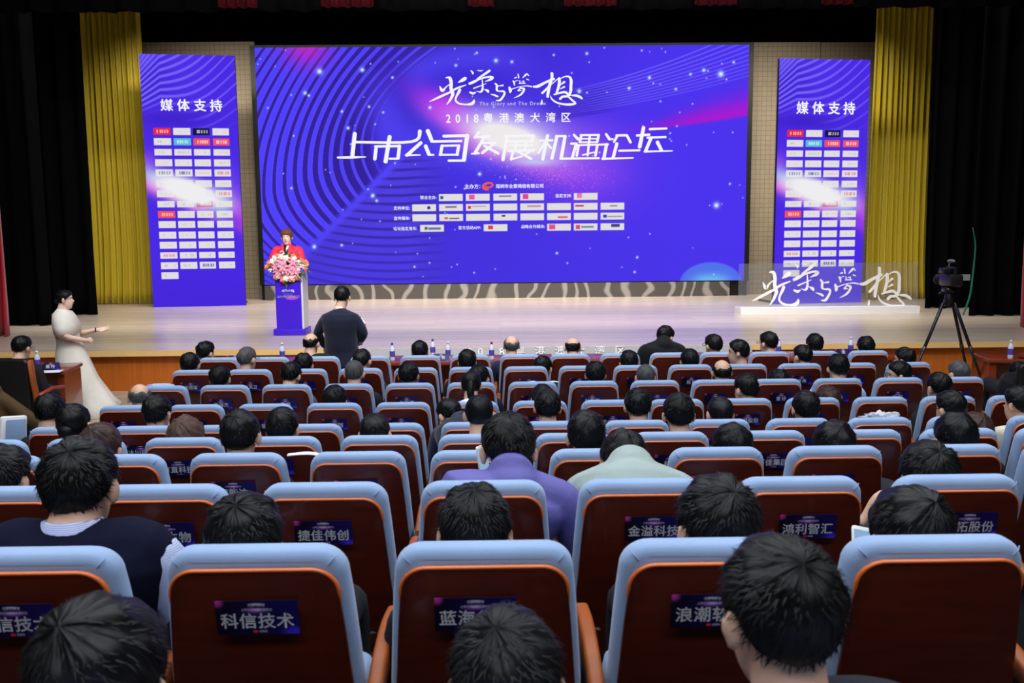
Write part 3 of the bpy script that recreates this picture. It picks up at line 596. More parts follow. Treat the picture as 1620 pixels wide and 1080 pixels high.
CARDS = {9: {-2: '恒信技术', -1: '科信技术', 0: '蓝海华腾', 1: '浪潮软件'},
  8: {-2: '卫光生物', -1: '捷佳伟创', 1: '金溢科技', 2: '鸿利智汇', 3: '开拓股份'},
  7: {-3: '', -2: '海能达', -1: '国信', 2: '', 3: '中科股', 4: '', 1: '', 0: ''},
  6: {-3: '方直科技', -2: '宇乐', 1: '', 2: '格力', 3: '万佳集团', 4: '', 5: '', -1: ''},
  5: {-4: '冰川网络', -2: '欧乐', -1: '', 1: '', 2: '新威股份', 3: '', 4: '', 5: '', 0: ''},
  4: {-5: '', -4: '', -3: '银行', -2: '雪榕刚', -1: '张子君', 0: '', 1: '', 2: '天威股份', 3: '', 4: '盐港股份', 5: '新世纪', 6: '', 7: ''},
  3: {-5: '', -4: '李海杰', -3: '夏敏', -2: '黄文', -1: '杜飞燕', 0: '', 1: '林峰', 2: '杜雷雁', 3: '', 4: '', 5: '曹妤', 6: '王坤', 7: '陈国', 8: ''},
  2: {-5: '朱伟军', -4: '赵洪卫', -3: '', -2: '', -1: '', 0: '', 1: '', 2: '黄卫', 3: '', 4: '陈敏', 5: '', 6: '何伟', 7: '魏则松', 8: ''}}
ORD = ['first', 'second', 'third', 'fourth', 'fifth', 'sixth', 'seventh', 'eighth', 'ninth', 'tenth', 'eleventh', 'twelfth', 'thirteenth', 'fourteenth']
ROWN = {1: 'front row', 2: 'second row from stage', 3: 'third row from stage', 4: 'fourth row from stage', 5: 'fifth row from stage', 6: 'sixth row from stage', 7: 'seventh row from stage', 8: 'eighth row from stage', 9: 'ninth row, nearest the camera', 10: 'row under the camera'}
def place(r, k): Y, z, x0 = ROWS[r]; return Vector((x0+k*PITCHW, Y, z))
SEATS = {}
jit = np.random.default_rng(11)
for r, (ka, kb) in KR.items():
    for k in range(ka, kb+1):
        t = empty('auditorium_seat', place(r, k)); tag(t, None, 'seat', 'blue auditorium seats'); SEATS[(r, k)] = t
        for nm, me in SEAT_PARTS: link(nm, me, None, t)
        txt = CARDS.get(r, {}).get(k); jx = jit.uniform(-.03, .03)
        if r == 8 and k == 1: jx = .035
        if txt is not None:
            zc = SEATTOP-.165; yc = -.0545+.022*(abs(jx)/.245)**2+(.455-zc+.33)*0
            c = link('name_card', CARD, None, t, (jx, 0, zc)); c.rotation_euler = (RECL, 0, 0)
            # sit the card on the leaning shell
            zz = zc-.45; c.location.y = -zz*math.tan(RECL)+(SEATTOP-.45)*math.sin(RECL)+.035-.052
            if txt and r >= 2:
                n_ = len(txt); s = .044 if n_ >= 3 else .042; letters(txt, M_cardtext, c, (0, -.0022, -.012), s, bold=.018, space=1.05 if n_ > 2 else 1.4)
            if r >= 6:
                letters('光荣与夢想', M_cardtext, c, (0, -.0022, .034), .0085, bold=.01); letters('上市公司发展机遇论坛', M_cardtext, c, (0, -.0022, .022), .0075, bold=.01)
                link('logo_mark', MARK, None, c, (-.006, -.0018, -.038)); letters('全景网', M_cardtext, c, (.012, -.0022, -.038), .0065)
# writing on the end seat at far left: a raised white tablet with a blue pad

# ------------------------------------------------------------------ people
M_skin = mat('skin', (214, 168, 142), .5, .35, var=.03, scale=20)
M_skin2 = mat('fair_skin', (236, 200, 182), .45, .35, var=.02, scale=20)
def hair_mat(name, col, rough=.44):
    m = bpy.data.materials.new(name); m.use_nodes = True; nt = m.node_tree; b = nt.nodes['Principled BSDF']; b.inputs['Roughness'].default_value = rough; b.inputs['Specular IOR Level'].default_value = .2
    uv = nt.nodes.new('ShaderNodeUVMap'); mp = nt.nodes.new('ShaderNodeMapping'); mp.inputs['Scale'].default_value = (70, 2.2, 1); n = nt.nodes.new('ShaderNodeTexNoise'); n.inputs['Scale'].default_value = 1; n.inputs['Detail'].default_value = 3
    nt.links.new(uv.outputs[0], mp.inputs[0]); nt.links.new(mp.outputs[0], n.inputs['Vector'])
    rp = nt.nodes.new('ShaderNodeValToRGB'); c = lin(col); rp.color_ramp.elements[0].color = tuple(c*.55) + (1,); rp.color_ramp.elements[1].color = tuple(np.minimum(c*1.9, 1)) + (1,); rp.color_ramp.elements[0].position = .3; rp.color_ramp.elements[1].position = .75
    nt.links.new(n.outputs[0], rp.inputs[0]); nt.links.new(rp.outputs[0], b.inputs['Base Color'])
    bp = nt.nodes.new('ShaderNodeBump'); bp.inputs['Strength'].default_value = .55; bp.inputs['Distance'].default_value = .004; nt.links.new(n.outputs[0], bp.inputs['Height']); nt.links.new(bp.outputs[0], b.inputs['Normal']); return m
M_hblack = hair_mat('black_hair', (11, 10, 11)); M_hbrown = hair_mat('dark_brown_hair', (52, 36, 30)); M_hgrey = hair_mat('grey_hair', (70, 68, 68), .5); M_hchest = hair_mat('chestnut_hair', (104, 62, 44)); M_hcurl = hair_mat('brown_curls', (74, 54, 46), .6)
HAIRM = dict(black=M_hblack, brown=M_hbrown, grey=M_hgrey, chest=M_hchest, curl=M_hcurl)
CL = dict(navy=mat('navy_wool', (22, 26, 48), .8, .2, sheen=.2, bump=.2, bscale=300), black=mat('black_wool', (12, 12, 15), .8, .2, sheen=.1, bump=.2, bscale=300), grey=mat('grey_wool', (84, 88, 100), .85, .2, bump=.25, bscale=260),
  dark=mat('charcoal_cloth', (34, 34, 40), .85, .2, bump=.2, bscale=280), purple=mat('violet_blue_cloth', (96, 90, 156), .7, .3, bump=.35, bscale=60), sage=mat('sage_grey_cloth', (150, 162, 158), .8, .2, bump=.35, bscale=70),
  white=mat('white_cotton', (226, 226, 232), .8, .2, bump=.2, bscale=90), sky=mat('pale_blue_cotton', (166, 184, 226), .8, .2, bump=.2, bscale=90), cream=mat('cream_quilted_cloth', (206, 200, 180), .8, .2, bump=.5, bscale=40),
  red=mat('coral_red_suit', (236, 44, 78), .6, .3, bump=.15, bscale=120), lace=mat('ivory_lace', (222, 216, 206), .75, .25, bump=.4, bscale=160), brown=mat('brown_jacket', (84, 64, 40), .8, .2, bump=.3, bscale=120), pink=mat('pink_knit', (214, 120, 120), .8, .2), knit=mat('pale_knit', (200, 198, 192), .9, .1, bump=.6, bscale=160))
def stripes(name, c1, c2, sc_):
    m = mat(name, c1, .75, .2); nt = m.node_tree; b = nt.nodes['Principled BSDF']; wv = nt.nodes.new('ShaderNodeTexWave'); wv.inputs['Scale'].default_value = sc_; wv.bands_direction = 'Z'; tc = nt.nodes['Texture Coordinate'] if 'Texture Coordinate' in nt.nodes else nt.nodes.new('ShaderNodeTexCoord')
    nt.links.new(tc.outputs['Object'], wv.inputs[0]); mx = nt.nodes.new('ShaderNodeMix'); mx.data_type = 'RGBA'; mx.inputs[6].default_value = srgb(*c1); mx.inputs[7].default_value = srgb(*c2); nt.links.new(wv.outputs[0], mx.inputs[0]); nt.links.new(mx.outputs[2], b.inputs['Base Color']); return m
CL['stripe'] = stripes('striped_shirt_cloth', (204, 208, 232), (140, 152, 200), 60)
CL['vest'] = mat('navy_knit_vest', (16, 18, 38), .9, .1, bump=.4, bscale=220)
M_eye = mat('dark_eye', (24, 18, 16), .2, .5); M_lips = mat('lips', (190, 60, 70), .4, .4); M_glass = mat('dark_spectacle_frame', (30, 26, 28), .3, .5)

def rotm(yaw, pitch, roll=0.):   # yaw left positive, pitch down positive
    return np.array(Matrix.Rotation(yaw, 3, 'Z') @ Matrix.Rotation(-pitch, 3, 'X') @ Matrix.Rotation(roll, 3, 'Y'))
def ray_ell(D, c, s):
    c = np.array(c); s = np.array(s); d = D/s; e = -c/s; A = (d*d).sum(1); B = (d*e).sum(1); Cc = (e*e).sum()-1; disc = np.maximum(B*B-A*Cc, 0); return (-B+np.sqrt(disc))/A
def skull(D, face=True):
    a = ray_ell(D, (0, -.012, .030), (.075, .094, .087)); b = ray_ell(D, (0, .018, -.034), (.060, .068, .098)); p = 14.
    r = (a**p+b**p)**(1/p)*.985
    if face:
        x, y, z = D.T; f = (y > 0)
        r = r+f*(.026*np.exp(-(x/.10)**2-((z+.20)/.17)**2)-.006*np.exp(-((np.abs(x)-.36)/.16)**2-((z-.10)/.12)**2)+.003*np.exp(-(x/.4)**2-((z-.32)/.1)**2)+.005*np.exp(-(x/.26)**2-((z+.56)/.08)**2)+.006*np.exp(-(x/.25)**2-((z+.88)/.12)**2)-.004*np.exp(-(x/.2)**2-((z+.70)/.06)**2))
    return r
def sphere_grid(n, m, pole):    # directions on a grid about a pole direction
    th = np.linspace(0.03, np.pi-.02, m); ph = np.linspace(0, 2*np.pi, n, endpoint=False); T, Pp = np.meshgrid(th, ph, indexing='ij')
    z = np.asarray(pole, float); z /= np.linalg.norm(z); x = np.array([1., 0, 0]); x -= z*x.dot(z); x /= np.linalg.norm(x); y = np.cross(z, x)
    return (np.sin(T)*np.cos(Pp))[..., None]*x+(np.sin(T)*np.sin(Pp))[..., None]*y+np.cos(T)[..., None]*z, T, Pp
def head_into(mb, c, Rm, s, face=True, n=40, m=30):
    D, T, Pp = sphere_grid(n, m, (0, 0, 1)); Df = D.reshape(-1, 3); P = Df*skull(Df, face)[:, None]*s; mb.rings(list(((P@Rm.T)+c).reshape(m, n, 3)))
    for sd in (-1, 1):
        Re = Rm@np.array(Matrix.Rotation(R(-22*sd), 3, 'Z') @ Matrix.Rotation(R(-8), 3, 'X'))
        mb.ell(c+Rm@np.array([sd*.087*s, -.010*s, -.006*s]), (.010*s, .022*s, .035*s), Re, 12, 8)
def hair_mesh(c, Rm, s, style, seed, hi=False):
    g = np.random.default_rng(seed); n, m = (112, 52) if hi else (56, 30); pole = (g.uniform(-.15, .15), -.55, .85); D, T, Pp = sphere_grid(n, m, pole); Df = D.reshape(-1, 3); x, y, z = Df.T
    az = np.abs(np.degrees(np.arctan2(x, y)))         # 0 at the face, 180 at the nape
    if style == 'bob': zm = np.interp(az, [0, 25, 48, 70, 90, 120, 180], [.62, .50, .1, -.75, -.95, -1, -1.])
    elif style in ('long', 'pony', 'bun', 'curly'): zm = np.interp(az, [0, 30, 60, 80, 95, 120, 180], [.55, .48, .25, -.1, -.25, -.62, -.74])
    elif style == 'pixie': zm = np.interp(az, [0, 30, 55, 75, 100, 130, 180], [.42, .40, .22, -.15, -.35, -.60, -.72])
    else: zm = np.interp(az, [0, 35, 60, 78, 86, 100, 118, 140, 180], [.60, .56, .38, .02, .10, .16, -.26, -.48, -.55])
    base = skull(Df, False); th = dict(short=.019, crop=.010, bald=.012, thin=.013, bob=.024, long=.020, pony=.015, bun=.014, curly=.030, pixie=.026)[style]
    k = g.uniform(0, 6, 8); fl = Pp.ravel(); tt = T.ravel()
    ns = (np.sin(fl*5+k[0])+np.sin(fl*9+k[1]+tt*2)*.8+np.sin(fl*17+k[2]-tt*3)*.55+np.sin(fl*29+k[3]+tt*4)*.4)/2.75
    ns2 = np.sin(x*9+k[4])*np.sin(y*8+k[5])*np.sin(z*9+k[6])
    a = sm(0, .17, z-zm)
    if style in ('bald', 'thin'):
        cr = np.array([0, -.30, .95]) if style == 'bald' else np.array([0, -.62, .78]); cr /= np.linalg.norm(cr); dd = np.degrees(np.arccos(np.clip(Df@cr, -1, 1)))
        if style == 'bald': a = a*sm(40, 60, dd+7*ns2)
        else: a = a*(.55+.45*sm(8, 36, dd+3*ns2))
    thick = th*(1+.35*sm(.1, .9, z))*(.92+.16*ns+.22*ns2)
    if style == 'curly': thick = th*(1+.3*np.sin(x*34+k[0])*np.sin(y*31+k[1])*np.sin(z*33+k[2])+.2*ns2)
    r = base+thick*a-(1-a)*.007; P = Df*r[:, None]*s
    mb = MB(); mb.rings(list(P.reshape(m, n, 3)))
    uvs = np.stack([fl/(2*np.pi), tt/np.pi], 1)
    # loose strands that break up the outline
    ok = np.where((a > .75) & (tt > .15))[0]; cnt = (800 if hi else 120)*(style not in ('crop',)) ; st = g.choice(ok, min(cnt, len(ok)*2))
    V = []; F = []; U = []
    zp = np.asarray(pole)/np.linalg.norm(pole)
    for q, i in enumerate(st):
        d = Df[i]; t = d*d.dot(zp)-zp; L = np.linalg.norm(t); t = t/L if L > 1e-6 else np.array([1., 0, 0]); sd = np.cross(d, t); l = g.uniform(.014, .030); lift = g.uniform(.0, .16)*(1.1 if style in ('short', 'pixie') else .5); wv = g.normal(0, .22)
        p0 = d*(r[i]-.003)*s; p1 = p0+(t+sd*wv)*l*.55*s+d*lift*l*.6*s; p2 = p0+(t+sd*wv*1.6)*l*s+d*lift*l*.75*s; wd = (.0013 if hi else .0022)*s; kk = len(V); V += [p0-sd*wd, p0+sd*wd, p1+sd*wd*.8, p1-sd*wd*.8, p2]; F += [(kk, kk+1, kk+2, kk+3), (kk+3, kk+2, kk+4)]; U += [uvs[i]]*5
    if V: mb.add(np.array(V), F); uvs = np.concatenate([uvs, np.array(U)])
    def more(f):
        nonlocal uvs
        n0 = mb.n; f(); kx = mb.arr()[n0:]; uvs = np.concatenate([uvs, np.stack([np.arctan2(kx[:, 0], kx[:, 1])/6.28+.5, -kx[:, 2]*3], 1)])
    if style == 'bob': more(lambda: mb.loft([(0, -.018, .02*1), (0, -.022, -.05), (0, -.024, -.11), (0, -.024, -.150)], [.088*s, .095*s, .098*s, .090*s], [.088*s, .084*s, .080*s, .074*s], side=(1, 0, 0), n=28))
    if style == 'long': more(lambda: mb.loft([(0, -.03, .02), (0, -.05, -.07), (0, -.075, -.16), (0, -.085, -.27)], [.083*s, .088*s, .088*s, .06*s], [.075*s, .062*s, .046*s, .026*s], side=(1, 0, 0), n=28))
    if style == 'pony': more(lambda: mb.loft([(0, -.095, .05), (0, -.135, .03), (0, -.145, -.06), (.01, -.125, -.16), (.015, -.11, -.25)], [.02, .03, .032, .026, .01], n=12))
    if style == 'bun': more(lambda: mb.ell((0, -.108*s, -.01*s), (.04*s, .034*s, .036*s)))
    V = mb.arr(); me = bpy.data.meshes.new('hair'); me.from_pydata((V@Rm.T+c).tolist(), [], mb.f); me.update(); me.polygons.foreach_set('use_smooth', [True]*len(me.polygons))
    ul = me.uv_layers.new(name='UVMap'); li = np.zeros(len(me.loops), np.int32); me.loops.foreach_get('vertex_index', li); ul.data.foreach_set('uv', uvs[li].astype(np.float32).ravel()); return me
def hand_into(mb, w_, fdir, pdir, side, curl=.5, s=1.0, spread=.1):   # wrist, finger direction, palm normal, +1 thumb on the right of fdir x pdir
    f = np.asarray(fdir, float); f /= np.linalg.norm(f); p = np.asarray(pdir, float); p -= f*p.dot(f); p /= np.linalg.norm(p); a = np.cross(f, p)*side; w_ = np.asarray(w_, float)
    mb.loft([w_-f*.02*s, w_+f*.02*s, w_+f*.055*s, w_+f*.088*s], [.024*s, .033*s, .040*s, .038*s], [.019*s, .016*s, .015*s, .012*s], side=a, n=12)
    for off, L, dz in ((.029, .070, .0), (.010, .080, .004), (-.010, .074, .002), (-.028, .058, -.004)):
        c = curl*(1+.15*(off < 0)); b0 = w_+f*(.082+dz)*s+a*off*s; d = f+a*off*spread*20*.3; d /= np.linalg.norm(d); P = [b0-d*.012*s]; ang = 0.; q = b0
        for j, ll in enumerate((.45, .32, .23)):
            P.append(q); ang += c*(.55, .9, .6)[j]; q = q+(d*math.cos(ang)+p*math.sin(ang))*L*ll*s
        P.append(q); mb.loft(P, [.0088*s, .0088*s, .0082*s, .0076*s, .0062*s], n=10)
    t0 = w_+f*.022*s+a*.026*s; t1 = w_+f*.055*s+a*.052*s+p*.012*s; t2 = w_+f*(.082-.01*curl)*s+a*(.058-.025*curl)*s+p*(.018+.02*curl)*s; mb.loft([w_+f*.012*s+a*.008*s, t0, t1, t2], [.014*s, .013*s, .0105*s, .0075*s], n=10)
TORSO = np.array([[0, .165, .125], [.18, .160, .122], [.40, .158, .118], [.60, .176, .124], [.76, .190, .122], [.87, .178, .105], [.945, .112, .082], [1.0, .060, .060]])
def joints(hip, neck, sh=.185, elbows=None, wrists=None, knees=None, feet=None, twist=0., sitting=True, hw=1.0, drop=.085):
    hip = np.array(hip, float); neck = np.array(neck, float); d = neck-hip; L = np.linalg.norm(d); d /= L
    J = dict(hip=hip, neck=neck); ctrl = hip+np.array([0, -.05, L*.5]); J['spine'] = [((1-t)**2*hip+2*t*(1-t)*ctrl+t*t*neck) for t in TORSO[:, 0]]
    sx = np.array([math.cos(twist), math.sin(twist), 0]); J['side'] = sx; sc_ = neck-d*drop
    fw = np.array([-sx[1], sx[0], 0.])
    for i, sd in enumerate((-1, 1)):
        S = sc_+sx*sd*sh*hw; J['S%d' % i] = S
        J['E%d' % i] = np.array(elbows[i], float) if elbows and elbows[i] is not None else S+sx*sd*.07+fw*.04+np.array([0, 0, -.28])
        J['W%d' % i] = np.array(wrists[i], float) if wrists and wrists[i] is not None else hip+sx*sd*.11+fw*.20+np.array([0, 0, .045])
        J['H%d' % i] = hip+np.array([1, 0, 0])*sd*.095+np.array([0, .02, -.02])
        J['K%d' % i] = np.array(knees[i], float) if knees else hip+np.array([sd*.13, .40, .02])
        J['F%d' % i] = np.array(feet[i], float) if feet else np.array([sd*.13+hip[0], hip[1]+.43, .05])
    return J
def person_meshes(J, hc, Rm, s, vox, face, hw=1., hands=None, handcurl=.7, bent=False):
    b = MB(); tp = J['spine']; b.loft(tp, TORSO[:, 1]*hw*.93, TORSO[:, 2]*.93, side=J['side'], n=20)
    nb = J['neck']; top = J['top'] = hc+Rm@np.array([0, -.028, -.045])*s; b.loft([nb-(top-nb)*.12 if bent else nb-(top-nb)*.35, nb, nb*.5+top*.5, top], [.060*s if bent else .074*s, .066*s, .060*s, .057*s], n=14)
    head_into(b, hc, Rm, s, face)
    for i, sd in enumerate((-1, 1)):
        b.limb([J['S%d' % i]-J['side']*sd*.03, J['E%d' % i], J['W%d' % i]], [.052, .040, .027])
        fd = J['W%d' % i]-J['E%d' % i]; h = (hands or {}).get(i)
        if h: hand_into(b, J['W%d' % i]+np.array(h[0])*.02/np.linalg.norm(h[0]), h[0], h[1], h[2], h[3], s)
        else: hand_into(b, J['W%d' % i], np.array([-sd*.3, .8, -.35]), (0, -.5, -1), -sd, handcurl, s)
        b.limb([J['H%d' % i], J['K%d' % i], J['F%d' % i]], [.085, .058, .042])
        b.ell(J['F%d' % i]+np.array([0, .07, -.015]), (.045, .125, .036))
    return remesh(b, 'person', vox, 2)
def jacket_mesh(J, hw, vox, drop=0., sleeves=True, top=.95, length=0., pad=.020, cuff=.92, ntop=None, colk=1.0):
    b = MB(); T = TORSO; k = T[:, 0] <= top; P = [p for p, q_ in zip(J['spine'], k) if q_]; rx = list(T[k, 1]*hw+pad); ry = list(T[k, 2]+pad)
    # carry the collar up to the neck
    P.append(J['neck']*.8+J['spine'][-2]*.2); rx.append(.074+pad*.3); ry.append(.074+pad*.3)
    if ntop is not None:
        b.ell(J['neck']+np.array([0, -.012, -.02]), (.115, .105, .085), None, 20, 12); b.loft([J['S0'], J['S0']*.5+J['neck']*.5+np.array([0, 0, -.02]), J['neck']+np.array([0, -.01, -.035]), J['S1']*.5+J['neck']*.5+np.array([0, 0, -.02]), J['S1']], [.066, .082, .098, .082, .066], n=16); e_ = (ntop-J['neck'])*colk; b.loft([J['neck']+np.array([0, -.01, 0]), J['neck']+e_*.4+np.array([0, -.004, 0]), J['neck']+e_*.72], [.100, .088, .078], n=18)
    if length: P.insert(0, J['hip']+np.array([0, 0, -length])); rx.insert(0, rx[0]*1.02); ry.insert(0, ry[0]*1.05)
    b.loft(P, rx, ry, side=J['side'], n=22)
    if sleeves:
        for i, sd in enumerate((-1, 1)):
            S, E, W = J['S%d' % i], J['E%d' % i], J['W%d' % i]; b.limb([S-J['side']*sd*.05, S+J['side']*sd*.004, E, E*(1-cuff)+W*cuff], [.060+pad*.5, .062+pad*.45, .048+pad*.4, .036+pad*.3])
    if not sleeves:
        for i, sd in enumerate((-1, 1)): N_ = J['neck']; S = J['S%d' % i]; b.loft([N_*.8+S*.2+np.array([0, -.012, -.065]), N_*.3+S*.7+np.array([0, 0, -.015]), S*.94+N_*.06+np.array([0, 0, -.004])], [.104, .101, .088], n=16)
    return remesh(b, 'jacket', vox, 4)
def trousers_mesh(J, m_=.014):
    b = MB()
    b.loft([J['hip']+np.array([0, 0, -.09]), J['hip'], J['spine'][1]], [.168, .178, .168], [.13, .14, .13], side=J['side'], n=18)
    for i in (0, 1): b.limb([J['H%d' % i], J['K%d' % i], J['F%d' % i]+np.array([0, 0, .03])], [.095+m_*.2, .066+m_, .052+m_])
    return b
def shoe(J, parent, m):
    for i in (0, 1):
        b = MB(); b.ell(J['F%d' % i]+np.array([0, .07, -.012]), (.052, .14, .045)); build(b, 'shoe', m, parent)
def face_bits(c, Rm, s, parent, brows=None, lips=True):
    for sd in (-1, 1):
        d = np.array([sd*.36, .9, .09]); d /= np.linalg.norm(d); r = float(skull(d[None])[0]); b = MB(); b.ell(c+Rm@(d*(r-.002)*s), (.0135*s, .005*s, .0055*s), Rm, 12, 8); build(b, 'eye', M_eye, parent)
        b = MB(); P = []
        for q in (.18, .36, .55):
            d = np.array([sd*q, .9, .30-.08*abs(q-.36)]); d /= np.linalg.norm(d); P.append(c+Rm@(d*(float(skull(d[None])[0])+.001)*s))
        b.loft(P, [.0035*s]*3, [.003*s]*3, n=8); build(b, 'eyebrow', brows or M_hblack, parent)
    if lips:
        b = MB(); P = []
        for q in (-.22, -.1, 0, .1, .22):
            d = np.array([q, .84, -.54+.12*q*q]); d /= np.linalg.norm(d); P.append(c+Rm@(d*(float(skull(d[None])[0])+.0005)*s))
        b.loft(P, [.003*s, .005*s, .0052*s, .005*s, .003*s], n=8); build(b, 'lips', M_lips, parent)
def glasses(c, Rm, s, parent):
    b = MB()
    for sd in (-1, 1):
        a = np.linspace(0, 2*np.pi, 17); b.loft([c+Rm@(np.array([sd*.034+.024*math.cos(t), .101, .010+.017*math.sin(t)])*s) for t in a], [.0022*s]*17, n=6)
        b.loft([c+Rm@(np.array(p)*s) for p in ((sd*.058, .098, .014), (sd*.078, .06, .014), (sd*.083, -.01, .010))], [.002*s]*3, n=6)
    b.loft([c+Rm@(np.array(p)*s) for p in ((-.011, .104, .012), (.011, .104, .012))], [.002*s]*2, n=6); build(b, 'glasses', M_glass, parent)
def collar(J, parent, m, r=.070, h=.026, tilt=None):
    b = MB(); a = np.linspace(0, 2*np.pi, 24, endpoint=False); up = np.array([0, .10, 1.]); c = J['neck']+np.array([0, 0, -.005])
    rg = []
    for rr, hh in ((r+.012, -.03), (r+.006, h), (r-.004, h+.002), (r-.002, -.03)): rg.append(np.stack([c[0]+rr*np.cos(a), c[1]+rr*np.sin(a)+hh*.1, c[2]+hh-.012*np.sin(a)], 1))
    b.rings(rg, cap=False); return build(b, 'collar', m, parent)

def seated(r, k, px, py, style='short', hair='black', cloth='dark', lean=0., yaw=0., pitch=0., roll=0., label='', s=1.0, face=False, specs=False, vox=None, col=None, hw=1.0, elbows=None, wrists=None, hands=None, vest=False, sleeve=None, hi=None, eyes=None, base=None, cuff=.92, adv=.28, skin=None, nboff=None, colk=1.0, rise=0.):
    if base is None: base = place(r, k)
    if r < 9: s *= 1.05
    vox = vox or {10: .0085, 9: .0085, 8: .009, 7: .010, 6: .011}.get(r, .0125)
    hi = (r >= 8) if hi is None else hi
    Yh = base[1]+adv+lean; Rm = rotm(R(yaw), R(pitch), R(roll))
    th = dict(short=.022, crop=.010, bald=.0, thin=.012, bob=.028, long=.024, pony=.018, bun=.016, curly=.034, pixie=.03)[style]
    topw = at(px, py, Yh); topl = (.115+th)*s; off = Rm@np.array([0, -.025, 1.])*0
    hcw = np.array(topw)-np.array([0, 0, topl*.985])
    o = empty('person', (base[0], base[1]+.26, base[2])); tag(o, label, 'person', 'seated audience'); bx = np.array(o.location)
    hc = hcw-bx; nb = hc+Rm@np.array([0, -.040, -.05])*s+(np.array(nboff) if nboff is not None else np.array([0, -.012-lean*.14, -.085+rise]))*s
    hip = np.array([hc[0]*.35, 0.03, .55]); hip[0] = np.clip(hip[0], -.06, .06)
    J = joints(hip, nb, .175*hw, elbows, wrists, hw=1.)
    mS = skin or M_skin
    body = link('body', person_meshes(J, hc, Rm, s, vox, True, hw, hands, .7, nboff is not None), mS, o)
    link('hair', hair_mesh(hc, Rm, s, style, (r*37+k*11+500) % 9999, hi), HAIRM[hair], o)
    build(trousers_mesh(J), 'trousers', CL['dark'], o)
    if vest:
        link('shirt', jacket_mesh(J, hw, .010, pad=.016), CL['stripe'], o); link('vest', jacket_mesh(J, hw, .010, sleeves=False, top=.90, pad=.028), CL[cloth], o)
    else: link('jacket', jacket_mesh(J, hw, max(vox, .010), cuff=cuff, ntop=J['top'] if nboff is not None else None, colk=colk), CL[cloth], o)
    if col: collar(J, o, CL[col] if isinstance(col, str) else col)
    if specs: glasses(hc, Rm, s, o)
    if eyes is None: eyes = abs(yaw) > 40
    if eyes: face_bits(hc, Rm, s, o, HAIRM[hair], lips=False)
    return o, J, hc, Rm

